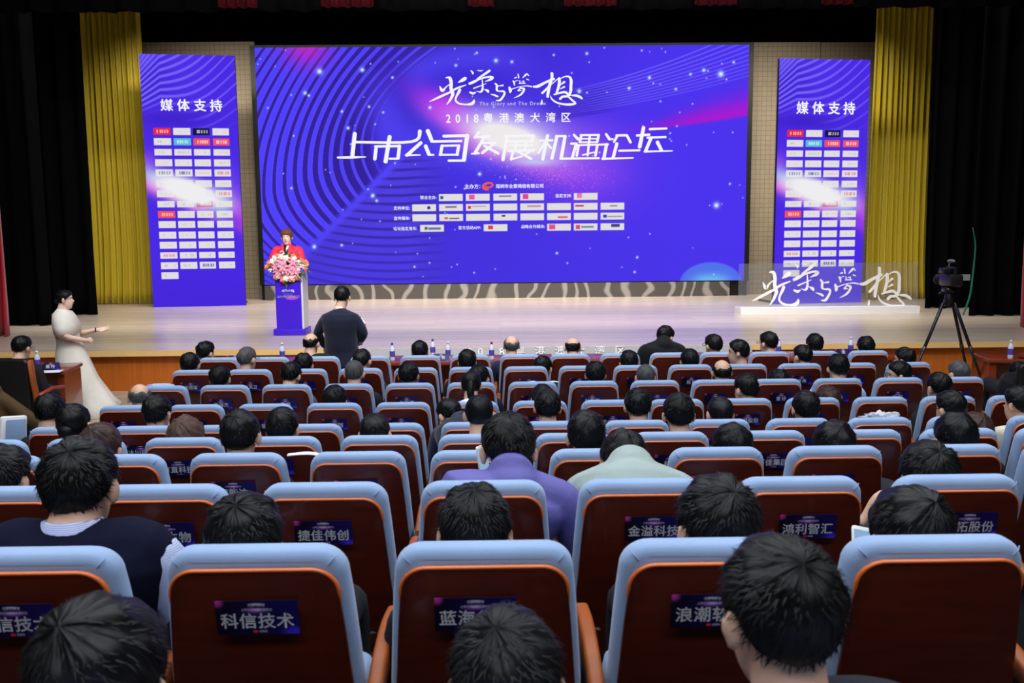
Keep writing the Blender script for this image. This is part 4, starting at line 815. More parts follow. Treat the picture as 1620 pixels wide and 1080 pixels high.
# ------------------------------------------------------------------ the audience: row, seat, where the crown of the head is, looks
H = {'short': 'short', 'crop': 'cropped', 'bald': 'balding', 'thin': 'thinning', 'bob': 'bobbed', 'long': 'long', 'pony': 'ponytailed', 'bun': 'pinned-up', 'curly': 'curly', 'pixie': 'short layered'}
HC = {'black': 'black', 'brown': 'dark brown', 'grey': 'grey', 'chest': 'chestnut', 'curl': 'brown'}
CN = dict(navy='navy jacket', black='black suit', grey='grey jacket', dark='dark jacket', purple='violet jacket', sage='sage grey jacket', white='white top', sky='pale blue shirt', cream='cream padded jacket', brown='brown jacket', pink='pink top', knit='pale knit', vest='navy vest', stripe='striped shirt')
AUD = [
 # r, k, px, py, style, hair, cloth, options
 (1,-5,326,539.5,'short','black','dark',dict(yaw=-35)), (1,-3,492,528,'bald','black','black',dict(pitch=8,yaw=-12)), (1,-1,664,538,'short','black','dark',{}), (1,1,809,531.5,'bald','grey','navy',dict(hw=1.12,yaw=6)),
 (1,2,906,535,'bald','black','dark',dict(pitch=14)), (1,5,1128,528,'short','black','navy',dict(yaw=30,specs=True,col='white')), (1,6,1215,524,'short','black','black',dict(yaw=38,specs=True)), (1,7,1289,527,'short','black','pink',dict(col='pink')), (1,8,1370,531,'long','black','dark',{}),
 (2,-5,300,557,'short','black','dark',{}), (2,-4,391,549,'thin','grey','dark',dict(yaw=-28,specs=True)), (2,-3,480,558,'short','black','dark',dict(pitch=12)), (2,-2,573,552,'thin','black','navy',dict(yaw=-18)), (2,0,739,552,'short','black','dark',{}), (2,1,859,562,'short','black','dark',dict(yaw=-25)),
 (2,3,995,553.5,'short','black','dark',{}), (2,4,1091,551,'short','black','dark',{}), (2,5,1167,537,'short','black','black',dict(yaw=74,eyes=True,lean=-.02)), (2,6,1269,545,'thin','black','dark',dict(yaw=28,specs=True)), (2,8,1430,549,'short','black','dark',dict(yaw=50,lean=.06)),
 (3,-4,347,577,'short','black','dark',{}), (3,-3,460,572.5,'short','black','grey',dict(yaw=-14,lean=.20,pitch=14,hw=1.08)), (3,-2,560,570,'crop','grey','dark',dict(hw=1.1)), (3,-1,646,571.5,'short','black','dark',{}), (3,0,758,576,'short','black','dark',dict(yaw=-20,lean=.1)),
 (3,2,942,570.5,'short','black','dark',{}), (3,3,1021,576.5,'crop','grey','dark',{}), (3,4,1142,569.5,'bald','black','black',{}), (3,5,1232,583.5,'bob','black','dark',{}), (3,6,1326,559,'short','black','sky',dict(s=1.02,hw=1.15,col=mat('lime_lanyard',(190,214,60),.6,.3))), (3,7,1421,571,'short','black','navy',dict(yaw=80,eyes=True,specs=True)), (3,8,1516,570,'thin','grey','dark',dict(yaw=22)),
 (4,-5,220,608,'bald','grey','stripe',dict(yaw=22,pitch=10)), (4,-2,529,608.5,'bob','black','dark',{}), (4,0,745,587,'pony','black','white',dict(lean=.22,pitch=10,s=.96)), (4,1,858,607,'short','black','dark',{}), (4,4,1179,590.5,'short','black','dark',dict(yaw=32)), (4,5,1310,610,'bob','brown','dark',{}), (4,7,1485,588.5,'short','black','dark',dict(yaw=14,lean=.12,col='white',mask=True)),
 (5,-5,77,622,'short','black','dark',dict(pitch=6)), (5,-4,248,624,'short','black','dark',dict(yaw=-8)), (5,0,711,631,'thin','black','navy',dict(lean=.40,pitch=30,yaw=40,hw=1.12,eyes=False,nboff=(.09,-.10,.0))), (5,1,866,615,'short','black','dark',{}), (5,2,1009,613.5,'short','black','dark',dict(lean=.06,col='white')), (5,3,1140,628,'thin','black','dark',dict(pitch=12)), (5,4,1275,617.5,'short','black','dark',dict(lean=.04)), (5,6,1503,617,'short','black','dark',dict(yaw=26,specs=True)), (5,7,1612,610,'short','black','cream',dict(yaw=26,lean=.08,hw=1.12)),
 (6,-4,115,638,'bun','black','dark',{}), (6,-3,293,656.5,'curly','curl','dark',{}), (6,-2,446,643.5,'short','black','dark',{}), (6,-1,592,655,'thin','black','dark',dict(pitch=16)), (6,0,758,624.5,'crop','black','sky',dict(lean=.10,col='sky')), (6,2,1074,621,'short','black','dark',dict(lean=.04)), (6,5,1543,652,'bob','brown','dark',{}),
 (7,-3,157,668,'long','brown','dark',{}), (7,-2,379,648,'short','black','dark',dict(lean=.08,hw=1.08)), (7,1,927,648.5,'short','black','dark',dict(lean=.03)), (7,2,1158,668.5,'short','black','dark',dict(yaw=10)), (7,3,1320,665,'bob','black','dark',{}), (7,4,1513,652,'long','black','dark',dict(pitch=8)),
 (8,-3,2,703,'short','black','dark',dict(yaw=-10)), (8,0,804,654,'short','black','purple',dict(lean=.12,pitch=20,yaw=6,hw=1.22,s=1.10,nboff=(0,-.06,-.02))), (8,1,988,682,'short','black','sage',dict(lean=.30,pitch=34,hw=1.15,nboff=(0,-.10,.05))), (8,3,1470,697,'bob','black','dark',dict(s=1.02)),
 (9,-2,123,692,'short','black','vest',dict(s=1.06,hw=1.3,lean=.04,rise=.05,vest=True,col='stripe')), (9,-1,384,781,'bob','black','dark',dict(pitch=6,s=1.06)), (9,0,750,767,'short','black','dark',dict(pitch=14,s=1.07)), (9,1,1135,752,'short','black','dark',dict(yaw=12,s=1.17)), (9,2,1443,769,'bob','black','dark',dict(s=1.1)),
 (10,-1,150,948,'bob','black','dark',dict(s=1.08,pitch=4)), (10,0,800,968,'short','black','dark',dict(pitch=12)), (10,1,1233,848,'short','black','dark',dict(yaw=16,hw=1.1,s=1.02)),
]
EXTRA = {(5,0): 'leaning forward and sideways with head down', (8,0): 'phone at left hand', (8,1): 'hunched forward', (3,6): 'lime lanyard', (9,-2): 'striped sleeves', (4,7): 'white face mask', (2,5): 'face turned left', (3,7): 'face turned left', (8,3): 'hand at chin', (9,2): 'with phone', (4,0): 'white collar showing', (10,-1): 'in bottom left foreground', (10,0): 'in bottom centre foreground', (10,1): 'in bottom right foreground'}
ROWP = {1: 'front row', 2: 'second row', 3: 'third row', 4: 'fourth row', 5: 'fifth row', 6: 'sixth row', 7: 'seventh row', 8: 'eighth row', 9: 'ninth row', 10: 'nearest the camera'}
TAKEN = {}
cnt = {}
for a in AUD: cnt.setdefault(a[0], []).append(a[1])
for r, k, px, py, st, hr, cl, op in AUD:
    op = dict(op); idx = sorted(cnt[r]).index(k); mask = op.pop('mask', None)
    look = 'person with %s %s hair in %s' % (H[st], HC[hr], CN[cl]); TAKEN[(r, k)] = '%s %s hair' % (H[st], HC[hr])
    if r == 10: lab = '%s, %s' % ('person with %s %s hair' % (H[st], HC[hr]), EXTRA[(r, k)])
    else:
        lab = '%s, %s of the seated in %s' % (look, ORD[idx], ROWP[r])
        if (r, k) in EXTRA: lab = '%s, %s, %s' % (look, EXTRA[(r, k)], ROWP[r])
        if (r, k) == (5, 0): lab = 'person with thinning hair in navy jacket, leaning sideways with head down, fifth row'
    if (r, k) == (8, 0): op.update(elbows=[(-.30, .16, .36), None], wrists=[(-.20, .33, .62), None], hands={0: ((.05, .25, 1), (.9, .3, -.2), -1, .8)})
    if (r, k) == (8, 3): op.update(elbows=[(-.24, .30, .50), None], wrists=[(-.16, .18, .66), None], hands={0: ((.35, -.25, .8), (.8, .2, -.3), -1, .6)}, cloth='dark', cuff=.9)
    op['cloth'] = op.get('cloth', cl)
    res_ = seated(r, k, px, py, st, hr, label=lab, **op)
    if mask:
        o, J, hc, Rm = res_; b = MB(); D, T, Pp = sphere_grid(40, 30, (0, 1, -.5)); D = D[:9].reshape(-1, 3); P = D*(skull(D)+.006)[:, None]; b.add(P@Rm.T+hc, [])
        n = 40; F = [(i*n+j, i*n+(j+1) % n, (i+1)*n+(j+1) % n, (i+1)*n+j) for i in range(8) for j in range(n)]+[tuple(range(n-1, -1, -1))]; b.f = F; build(b, 'face_mask', CL['white'], o)
# a man in a dark suit raised above the front row, head turned right and bowed
seated(1, 4, 1053, 515, 'short', 'black', 'black', label='person in black suit sitting tall in front row, head bowed right', yaw=-48, pitch=20, lean=.05, hw=1.2, colk=.3, nboff=(0,-.06,-.01), base=place(1, 4)+Vector((-.13, .02, .02)), eyes=True); TAKEN[(1, 4)] = 'tall person in black suit'
for (r, k), t in SEATS.items():
    n_ = k-KR[r][0]
    ww = 'blue-topped brown seat, %s from left in %s' % (ORD[n_], ROWN[r])
    ww += ', under ' + TAKEN[(r, k)] if (r, k) in TAKEN else ', empty'
    t['label'] = ww

# ------------------------------------------------------------------ standing people
def stander(name_label, base, rz, hc, hip, neck, elbows, wrists, hands, s, style, hair, seed, yaw=0, pitch=0, hw=1., skin=None, knees=None, feet=None, vox=.0075, sh=.185, drop=.085):
    o = empty('person', base, rz); tag(o, name_label, 'person'); Rm = rotm(R(yaw), R(pitch)); hc = np.array(hc)
    J = joints(hip, neck, sh, elbows, wrists, drop=drop, knees=knees or [(-.10, .03, .50), (.10, .03, .50)], feet=feet or [(-.11, 0, .055), (.11, 0, .055)])
    link('body', person_meshes(J, hc, Rm, s, vox, True, hw, hands), skin or M_skin2, o)
    link('hair', hair_mesh(hc, Rm, s, style, seed), HAIRM[hair], o); return o, J, hc, Rm
M_shoe = mat('black_shoe_leather', (14, 13, 14), .3, .5)
# the speaker in the coral red suit behind the lectern (she faces the hall)
spk = ground(458, 531, STAGE); spb = Vector((spk[0]+.02, spk[1]+.62, STAGE)); spb[0] = at(457, 450, spb[1])[0]
# local frame faces +y, object turned half round
top = at(457, 362, spb[1]); zt = top[2]-STAGE
hc = (0, .02, zt-.140)
o, J, hc, Rm = stander('person in coral red suit speaking into a microphone behind the lectern', spb, R(180), hc, (0, 0, .92), (0, -.02, zt-.262), [(-.27, .06, 1.10), (.29, .05, 1.08)], [(-.04, .235, 1.245), (.13, .27, 1.02)],
    {0: ((.45, .10, .75), (.75, .2, -.5), 1, 1.25), 1: ((-.7, .55, -.15), (0, 0, -1), -1, .5)}, 1.0, 'pixie', 'chest', 77, pitch=2)
face_bits(hc, Rm, 1.0, o, M_hchest)
link('jacket', jacket_mesh(J, 1.0, .008, length=.12, top=.93, cuff=.90), CL['red'], o); build(trousers_mesh(J), 'trousers', CL['red'], o); shoe(J, o, M_shoe)
# blouse: pale strip between the lapels
b = MB(); zc = J['neck'][2]
b.add([(-.058, .072, zc-.01), (.058, .072, zc-.01), (.030, .142, zc-.22), (-.004, .152, zc-.36), (-.034, .142, zc-.22), (0, .100, zc-.02)], [(0, 4, 5), (4, 3, 2), (4, 2, 5), (5, 2, 1)]); bl = build(b, 'blouse', CL['white'], o, smooth=False); sd = bl.modifiers.new('t', 'SOLIDIFY'); sd.thickness = .012
for sdn in (-1, 1):
    b = MB(); b.loft([(sdn*.066, .055, zc+.015), (sdn*.060, .100, zc-.06), (sdn*.040, .148, zc-.2), (sdn*.006, .166, zc-.36)], [.022, .026, .024, .008], [.008]*4, side=(1, 0, 0), n=10); build(b, 'lapel', CL['red'], o)
mw = spb+Matrix.Rotation(R(180), 3, 'Z') @ Vector((-.02, .262, 1.30))
mic = empty('microphone', mw); tag(mic, 'black handheld microphone held by the speaker in red', 'microphone'); b = MB(); b.loft([(0, -.0, -.10), (0, .0, .06), (0, .012, .10)], [.013, .015, .019], n=12); build(b, 'handle', M_frame, mic)
b = MB(); b.ell((0, .018, .125), (.026, .026, .030)); build(b, 'grille', mat('black_mesh_grille', (30, 32, 34), .4, .5, metal=.5, bump=.6, bscale=900), mic)
# man in the navy suit standing in the gap of the front tables, seen from behind
my = 10.42; mb_ = at(541, 560, my); mt = at(540, 452.5, my); hz = mt[2]-.142
o, J, hc, Rm = stander('person in navy suit standing with back to camera in front of the lectern', (mb_[0], my, 0), 0, (mt[0]-mb_[0], .03, hz), (0, 0, .93), (0, -.03, hz-.125), [(-.285, .00, 1.15), (.275, -.02, 1.14)], [(-.24, .20, .97), (.17, .16, 1.0)],
    {0: ((-.1, .5, -.6), (1, 0, 0), 1, .6), 1: ((-.6, .5, -.2), (0, .3, 1), 1, 1.1)}, 1.04, 'short', 'black', 31, pitch=12, hw=1.05, skin=M_skin, sh=.172, drop=.125)
link('jacket', jacket_mesh(J, 1.10, .008, length=.17, top=.93, cuff=.93), CL['navy'], o); build(trousers_mesh(J), 'trousers', CL['black'], o); shoe(J, o, M_shoe); collar(J, o, CL['white'], .058, .028)
fo = at(571, 523, my+.17); f_ = empty('folder', fo); tag(f_, 'pale folder held at the right hip of the standing navy suit', 'folder'); b = MB(); b.box(-.022, .022, -.14, .15, -.14, .12); build(b, 'cover', mat('grey_folder', (150, 150, 156), .5, .3), f_, smooth=False, rot=(R(8), R(10), R(18))); b = MB(); b.box(-.016, .016, -.135, .155, -.13, .125); build(b, 'pages', CL['white'], f_, smooth=False, rot=(R(8), R(10), R(18)))
# hostess in ivory lace at far left, facing right
hy = 11.35; hb = at(112, 560, hy); ht = at(99, 457.5, hy); zt = ht[2]
rz = R(-78)
hx = ht[0]-hb[0]      # head offset along world x; local +y is world (sin78, cos78)
o, J, hc, Rm = stander('person in long ivory lace dress standing in profile at far left', (hb[0], hy, 0), rz, (0, hx+.03, zt-.132), (0, .0, .90), (0, hx-.015, zt-.258), [(-.27, hx+.06, 1.03), (.27, hx+.05, 1.06)], [(-.12, .30, 1.10), (.07, .215, .985)],
    {0: ((.10, .95, .10), (.75, 0, .65), 1, .35), 1: ((-.9, .35, .0), (0, -.6, -.3), -1, .5)}, .97, 'bun', 'black', 41, pitch=-2, hw=.9, sh=.165)
face_bits(hc, Rm, .97, o)
b = MB(); zs = [.0, .12, .45, .80, .95, 1.10, 1.22, zt-.34]; b.loft([(0, .20, .015), (0, .16, .12), (0, .06, .45), (0, .0, .82), (0, hx*.3, .98), (0, hx*.7, 1.12), (0, hx-.01, 1.22), (0, hx-.02, zt-.30)], [.34, .30, .235, .195, .155, .160, .165, .085], [.38, .33, .25, .185, .140, .145, .135, .082], side=(1, 0, 0), n=40)
V = b.arr(); a = np.arctan2(V[:, 1], V[:, 0]); kx = np.clip((.85-V[:, 2])/.85, 0, 1); V[:, 0] *= 1+.05*kx*np.sin(a*11); V[:, 1] *= 1+.05*kx*np.sin(a*11); b.v = [V]; build(b, 'dress', CL['lace'], o)
b = MB(); hxn = hx; b.loft([(0, hxn-.02, zt-.262), (0, hxn-.02, zt-.295), (0, hxn-.005, zt-.37), (0, hxn+.02, zt-.46), (0, hxn+.03, zt-.545)], [.072, .17, .235, .285, .30], [.072, .115, .14, .155, .15], side=(1, 0, 0), n=36); build(b, 'cape', CL['lace'], o)
b = MB(); q = np.array(J['W0']); b.ell(q+np.array([0, -.01, 0]), (.032, .012, .032)); build(b, 'bracelet', M_frame, o)

# ------------------------------------------------------------------ lectern and flowers
M_vio = mat('violet_print', (62, 24, 200), .35, .4, var=.06, scale=1.2)
M_acr = mat('frosted_side_panel', (206, 206, 214), .3, .5, var=.02)
pod = empty('lectern', ground(457.5, 530.8, STAGE)); tag(pod, 'violet printed lectern in front of the speaker in red', 'lectern'); pw = .22
sc_p = 14.1/1400
b = MB(); b.slab(rrect(.50, .105, .01, 3, 0, .0525), 0, .48, .01); build(b, 'plinth', M_vio, pod, angle=40)
b = MB(); b.box(-.205, .205, .05, .43, .10, 1.02); build(b, 'body', M_vio, pod, smooth=False)
b = MB(); b.box(.206, .235, .05, .43, .10, 1.02); build(b, 'side_panel', M_acr, pod, smooth=False)
b = MB(); b.slab(rrect(.56, .04, .01, 3, .0, 1.04), .0, .48, .008); build(b, 'top', M_vio, pod, angle=40)
def lect(a, c_): return (-.112+(a-110)*.224/2715, .72+(435-c_)*.05/720)
stroke_obj(CALLI, lect, 'brush_lettering', pod, M_cardtext, .047)
letters('上市公司发展机遇论坛', M_cardtext, pod, (0, .046, .622), .036, bold=.03); letters('The Glory and The Dream', M_cardtext, pod, (0, .046, .676), .017)
letters('2018粤港澳大湾区', M_cardtext, pod, (0, .046, .652), .02); letters('全景网', mat('teal_print', (70, 160, 176), .5), pod, (.035, .046, .835), .042, bold=.02)
b = MB(); b.slab(rrect(.06, .04, .019, 5, -.06, .84), .042, .048, .002); build(b, 'logo_mark', M_redmark, pod)
b = MB(); b.ell((.055, .049, .60), (.10, .0015, .03)); build(b, 'print_glow', mat('magenta_print', (170, 70, 214), .4), pod)
g = np.random.default_rng(9)
fl = empty('flower_arrangement', pod.location+Vector((-.01, .16, 1.062))); tag(fl, 'large arrangement of pink lilies and white roses on the lectern', 'flowers')
def lily():
    b = MB()
    for i in range(6):
        a = i*math.pi/3; d = np.array([math.cos(a), math.sin(a), 0]); P = [np.array([0, 0, 0]), d*.03+np.array([0, 0, .035]), d*.062+np.array([0, 0, .045]), d*.085+np.array([0, 0, .03])]
        b.loft(P, [.007, .02, .019, .004], [.003]*4, side=np.array([-d[1], d[0], 0]), n=8)
    return b
def rose():
    b = MB()
    for j in range(3):
        for i in range(5):
            a = i*2*math.pi/5+j*.6; rr = .012+.012*j; d = np.array([math.cos(a), math.sin(a), 0]); b.ell(d*rr+np.array([0, 0, .03-.006*j]), (.019, .008, .024), np.array([[-d[1], d[0], 0], [d[0], d[1], 0], [0, 0, 1]]).T, 8, 6)
    b.ell((0, 0, .03), (.014, .014, .02), None, 8, 6); return b
def leaf():
    b = MB(); b.loft([(0, 0, 0), (0, .06, .02), (0, .14, .02), (0, .22, -.02)], [.006, .028, .026, .003], [.003]*4, side=(1, 0, 0), n=8); return b
PROTO = {}
for nm, mk_ in (('lily', lily), ('rose', rose), ('leaf', leaf)):
    me = mk_().mesh(nm); fix_normals(me); me.materials.append(M_acr); PROTO[nm] = me
FM = dict(pink=mat('pink_petal', (232, 150, 178), .5, .3, sheen=.2), white=mat('white_petal', (240, 238, 230), .5, .3), orange=mat('salmon_petal', (240, 140, 106), .5, .3), yellow=mat('yellow_petal', (240, 206, 110), .5, .3), green=mat('leaf_green', (66, 112, 52), .5, .4), dgreen=mat('deep_leaf_green', (30, 66, 44), .5, .4), grey=mat('eucalyptus_leaf', (150, 172, 150), .6, .3))
def orient(d): return Vector(d).to_track_quat('Z', 'Y').to_euler()
def bloom(nm, m, x, y, z, sc_):
    o = link(nm, PROTO[nm], FM[m], fl, (x, y, z), orient((x*1.2, -.55+y, z*.9+.1))); o.scale = (sc_,)*3; return o
for i in range(20): a = g.uniform(0, 6.28); q = g.uniform(0, 1)**.5; bloom('lily', 'pink', math.cos(a)*.17*q, -.20+.05*q+g.uniform(-.02, .02), .02+math.sin(a)*.13*q, g.uniform(.85, 1.15))
for i, (x, z) in enumerate([(-.2, .12), (-.06, .19), (.02, .17), (.13, .16), (.2, .1), (-.24, .0), (.18, -.02), (-.12, -.1), (.08, -.12), (.25, .05), (-.16, .17), (.0, -.14)]): bloom('rose', 'white', x, -.17+.25*abs(x), z, 1.2)
for i, (x, z) in enumerate([(-.26, .09), (-.16, -.12), (.05, -.15), (.16, -.13), (.29, .1), (-.3, .03), (-.05, -.16), (.12, .19), (-.13, .2), (.27, .0), (.22, .14)]): bloom('rose', 'orange', x, -.16+.25*abs(x), z, 1.15)
for x, z in [(.22, -.05), (-.28, .05), (.1, -.16), (.3, .07)]: bloom('rose', 'yellow', x, -.14+.2*abs(x), z, 1.0)
for i in range(58):
    a = g.uniform(-.35, math.pi+.35) if i % 3 else g.uniform(math.pi, 2*math.pi); m = ('green', 'dgreen', 'green', 'grey')[i % 4]; rr = g.uniform(.08, .2); d = Vector((math.cos(a)*1.35, g.uniform(-.5, .15), math.sin(a)*.75))
    o = link('leaf', PROTO['leaf'], FM[m], fl, (math.cos(a)*rr*.9, -.06+g.uniform(-.1, .1), math.sin(a)*rr*.55), d.to_track_quat('Y', 'Z').to_euler()); sc_ = g.uniform(.75, 1.15); o.scale = (sc_, sc_, sc_)
b = MB(); b.slab(rrect(.34, .10, .03, 4), -.1, .1, .02); build(b, 'flower_base', FM['dgreen'], fl)

# ------------------------------------------------------------------ clear sign on the stage
sb0 = ground(1172, 493.5, STAGE); sb1 = ground(1455, 498.5, STAGE); ys = (sb0[1]+sb1[1])/2
x0 = at(1172, 492, ys)[0]; x1 = at(1455, 498, ys)[0]; cs = empty('clear_sign', (x0, ys, STAGE)); tag(cs, 'clear acrylic sign with white brushed characters on stage right', 'sign')
wS = x1-x0; zt_ = at(1320, 485.5, ys)[2]-STAGE; b = MB(); b.box(0, wS, 0, .45, 0, zt_); build(b, 'plinth', mat('white_plinth', (236, 236, 240), .5, .3, var=.01), cs, smooth=False)
def clear_mat():
    m = bpy.data.materials.new('clear_acrylic'); m.use_nodes = True; nt = m.node_tree; nt.nodes.clear(); N = nt.nodes.new; o_ = N('ShaderNodeOutputMaterial'); t_ = N('ShaderNodeBsdfTransparent'); g_ = N('ShaderNodeBsdfGlossy'); g_.inputs['Roughness'].default_value = .08; d_ = N('ShaderNodeBsdfDiffuse'); d_.inputs[0].default_value = (.8, .8, .85, 1)
    t_.inputs[0].default_value = (.94, .95, .95, 1); f_ = N('ShaderNodeFresnel'); f_.inputs[0].default_value = 1.45; mx = N('ShaderNodeMixShader'); mx2 = N('ShaderNodeMixShader'); mx2.inputs[0].default_value = .06
    nt.links.new(f_.outputs[0], mx.inputs[0]); nt.links.new(t_.outputs[0], mx.inputs[1]); nt.links.new(g_.outputs[0], mx.inputs[2]); nt.links.new(mx.outputs[0], mx2.inputs[1]); nt.links.new(d_.outputs[0], mx2.inputs[2]); nt.links.new(mx2.outputs[0], o_.inputs[0]); return m
zs_ = at(1320, 415.5, ys+.2)[2]-STAGE; b = MB(); b.box(.0, wS*1.004, .20, .215, zt_, zs_); build(b, 'clear_sheet', clear_mat(), cs, smooth=False)
def cal_sign(a, c_):
    p = at(1180+a/10.8, 410+c_/10.8, ys+.185); return (p[0]-x0, p[2]-STAGE)
so = stroke_obj(CALLI, cal_sign, 'brush_lettering', cs, M_white, .185); sd = so.modifiers.new('t', 'SOLIDIFY'); sd.thickness = .010; sd.offset = 0

# ------------------------------------------------------------------ video camera on its tripod
ty = 10.85; tx = at(1502, 455, ty); tr = empty('tripod', (tx[0], ty, 0)); tag(tr, 'tall black camera tripod in front of the stage at right', 'tripod')
M_tri = mat('black_tripod_metal', (30, 28, 30), .35, .5, metal=.3); M_trig = mat('grey_tripod_joint', (70, 68, 72), .4, .5, metal=.4); ztop = tx[2]-.05
def legp(x, y):
    o = None; A = np.array([x*.12, y*.12, ztop-.14]); B = np.array([x, y, .02]); b = MB(); b.loft([A, A*.58+B*.42], [.021, .020], n=10); o = build(b, 'leg', M_tri, tr)
    b = MB(); b.loft([A*.6+B*.4, A*.25+B*.75], [.017, .016], n=10).loft([A*.27+B*.73, B], [.013, .012], n=10); build(b, 'lower_tube', M_tri, o)
    for t in (.41, .74): c = A*(1-t)+B*t; d = (B-A)/np.linalg.norm(B-A); b = MB(); b.loft([c-d*.03, c+d*.03], [.025, .025], n=10); build(b, 'clamp', M_trig, o)
    b = MB(); b.ell(B+np.array([0, 0, .005]), (.028, .028, .024)); build(b, 'foot', M_tri, o)
lx = at(1447, 574, ty)[0]-tx[0]; rx_ = at(1541, 603, ty)[0]-tx[0]; zl = at(1447, 574, ty)[2]; zr = at(1541, 603, ty)[2]
legp(lx*ztop/(ztop-zl), -.18); legp(rx_*ztop/(ztop-zr), -.25); legp(.62, .42)
b = MB(); b.lathe([(.05, ztop-.18), (.06, ztop-.10), (.045, ztop-.04), (.035, ztop)]); build(b, 'column', M_tri, tr)
b = MB(); b.box(-.06, .06, -.07, .08, ztop, ztop+.05).ell((0, 0, ztop+.02), (.055, .06, .05)); build(b, 'head', M_tri, tr)
b = MB(); pa = at(1488, 462, ty-.2); A = np.array([-.04, -.05, ztop]); B = np.array([pa[0]-tx[0]-.02, -.22, pa[2]-.01]); b.loft([A, B], [.009, .009], n=8).loft([A*.35+B*.65, B], [.016, .017], n=10); build(b, 'pan_handle', M_tri, tr)
vc = empty('video_camera', (tx[0]+.01, ty, ztop+.05)); tag(vc, 'black video camera with flip-out screen on the tripod', 'camera')
b = MB(); b.slab(rrect(.16, .15, .03, 4, 0, .095), -.16, .14, .02); build(b, 'body', M_tri, vc, angle=40)
b = MB(); b.lathe([(.05, 0), (.058, .02), (.058, .12), (.07, .125), (.07, .16)]); V = b.arr(); b.v = [np.stack([V[:, 0], V[:, 2]+.14, V[:, 1]+.095], 1)]; build(b, 'lens', M_frame, vc)
b = MB(); b.box(-.012, .012, -.12, .1, .235, .26).box(-.012, .012, -.12, -.09, .165, .24).box(-.012, .012, .07, .1, .165, .24); build(b, 'top_handle', M_tri, vc, smooth=False)
b = MB(); b.box(.085, .215, -.05, -.03, .09, .165); so = build(b, 'flip_screen', mat('grey_lcd_back', (120, 126, 126), .4, .4), vc, smooth=False)
b = MB(); b.slab(rrect(.10, .07, .02, 3, -.10, .215), -.10, .02, .01); build(b, 'viewfinder', M_tri, vc)
b = MB(); b.loft([(.0, .05, .26), (0, .05, .30)], [.012, .012], n=8).ell((.01, .03, .325), (.03, .09, .026)); build(b, 'microphone', mat('grey_foam', (90, 90, 94), .9), vc)

# ------------------------------------------------------------------ tables, bottles, cards
M_desk = mat('mahogany_veneer', (126, 50, 26), .3, .45, var=.2, scale=3, stretch=(1, 8, 8), coat=.3)
def desk(name, loc, L, D, rz, label, cat='table', panel_r=True):
    o = empty(name, loc, rz); tag(o, label, cat); b = MB(); b.slab(rrect(L, .045, .008, 2, 0, .7375), -D/2, D/2, .006); build(b, 'tabletop', M_desk, o, angle=40)
    for s in (-1, 1): b = MB(); b.box(s*(L/2-.06)-.04, s*(L/2-.06)+.04, -D/2+.03, D/2-.03, 0, .715); build(b, 'side_panel', M_desk, o, smooth=False)
    b = MB(); b.box(-L/2+.1, L/2-.1, D/2-.08, D/2-.05, .18, .715); build(b, 'modesty_panel', M_desk, o, smooth=False); return o
xa = at(612, 575, 10.95)[0]; xb = at(1400, 575, 10.95)[0]; n_ = 3; 
for i in range(n_): L = (xb-xa)/n_; desk('long_table', (xa+L*(i+.5), 10.93, 0), L-.02, .6, 0, 'mahogany table before the front row, %s of three right of the standing suit' % ORD[i])
xa2 = at(300, 575, 10.95)[0]; xb2 = at(486, 575, 10.95)[0]; desk('long_table', ((xa2+xb2)/2, 10.93, 0), xb2-xa2, .6, 0, 'mahogany table before the front row, left of the standing suit')
DL = desk('side_desk', (-5.95, 10.42, 0), 1.7, .72, R(10), 'mahogany desk at far left in front of the ivory dress', 'desk')
DR = desk('side_desk', (6.62, 10.55, 0), 1.5, .72, R(-12), 'mahogany desk at far right edge', 'desk')
M_pet = mat('clear_bottle_plastic', (206, 210, 226), .15, .5, var=.02); M_lab = mat('violet_bottle_label', (84, 70, 170), .4, .4); M_capw = mat('white_cap', (236, 236, 240), .4, .4); M_capr = mat('red_cap', (200, 40, 40), .4, .4); M_capb = mat('blue_cap', (70, 90, 190), .4, .4)
def bottle(px, Y, label, cap=None, z=.76):
    p = at(px, 570, Y); o = empty('water_bottle', (p[0], Y, z)); tag(o, label, 'bottle', 'water bottles on the tables'); b = MB(); b.lathe([(.028, 0), (.032, .01), (.031, .05), (.032, .13), (.026, .165), (.013, .19), (.012, .2)], n=16); build(b, 'bottle_body', M_pet, o)
    b = MB(); b.lathe([(.0325, .055), (.0328, .06), (.0328, .12), (.0325, .125)], n=16); build(b, 'label', M_lab, o); b = MB(); b.lathe([(.0145, .197), (.0145, .222), (.012, .226)], n=12); build(b, 'cap', cap or M_capw, o); return o
bottle(447, 10.85, 'water bottle on the table left of the standing navy suit'); bottle(621, 10.75, 'water bottle at left end of the table right of the standing suit', M_capb); bottle(685, 11.1, 'blue-capped bottle just right of the front row head left of centre', M_capb); bottle(709, 10.8, 'tallest-looking bottle beside the violet name card near centre'); bottle(778, 10.75, 'red-capped bottle left of the balding grey head in front row', M_capr)
bottle(1231, 10.8, 'water bottle behind the glasses wearer at right of front row'); bottle(1345, 10.85, 'water bottle left of the long black hair at right of front row'); bottle(1598, 10.36, 'water bottle on the desk at far right'); bottle(59, 10.32, 'water bottle on the desk at far left')
def tent(px, Y, label, txt='', rz=0, z=.76, w_=.2):
    p = at(px, 570, Y); o = empty('name_card', (p[0], Y, z), rz); tag(o, label, 'name card'); b = MB(); b.add([(-w_/2, -.035, 0), (w_/2, -.035, 0), (w_/2, 0, .09), (-w_/2, 0, .09), (w_/2, .035, 0), (-w_/2, .035, 0)], [(0, 1, 2, 3), (3, 2, 4, 5), (0, 3, 5), (1, 4, 2), (0, 5, 4, 1)]); build(b, 'card', M_card, o, smooth=False)
    if txt: letters(txt, M_cardtext, o, (0, -.021, .042), .045, (R(68.7), 0, 0), bold=.02, space=1.4)
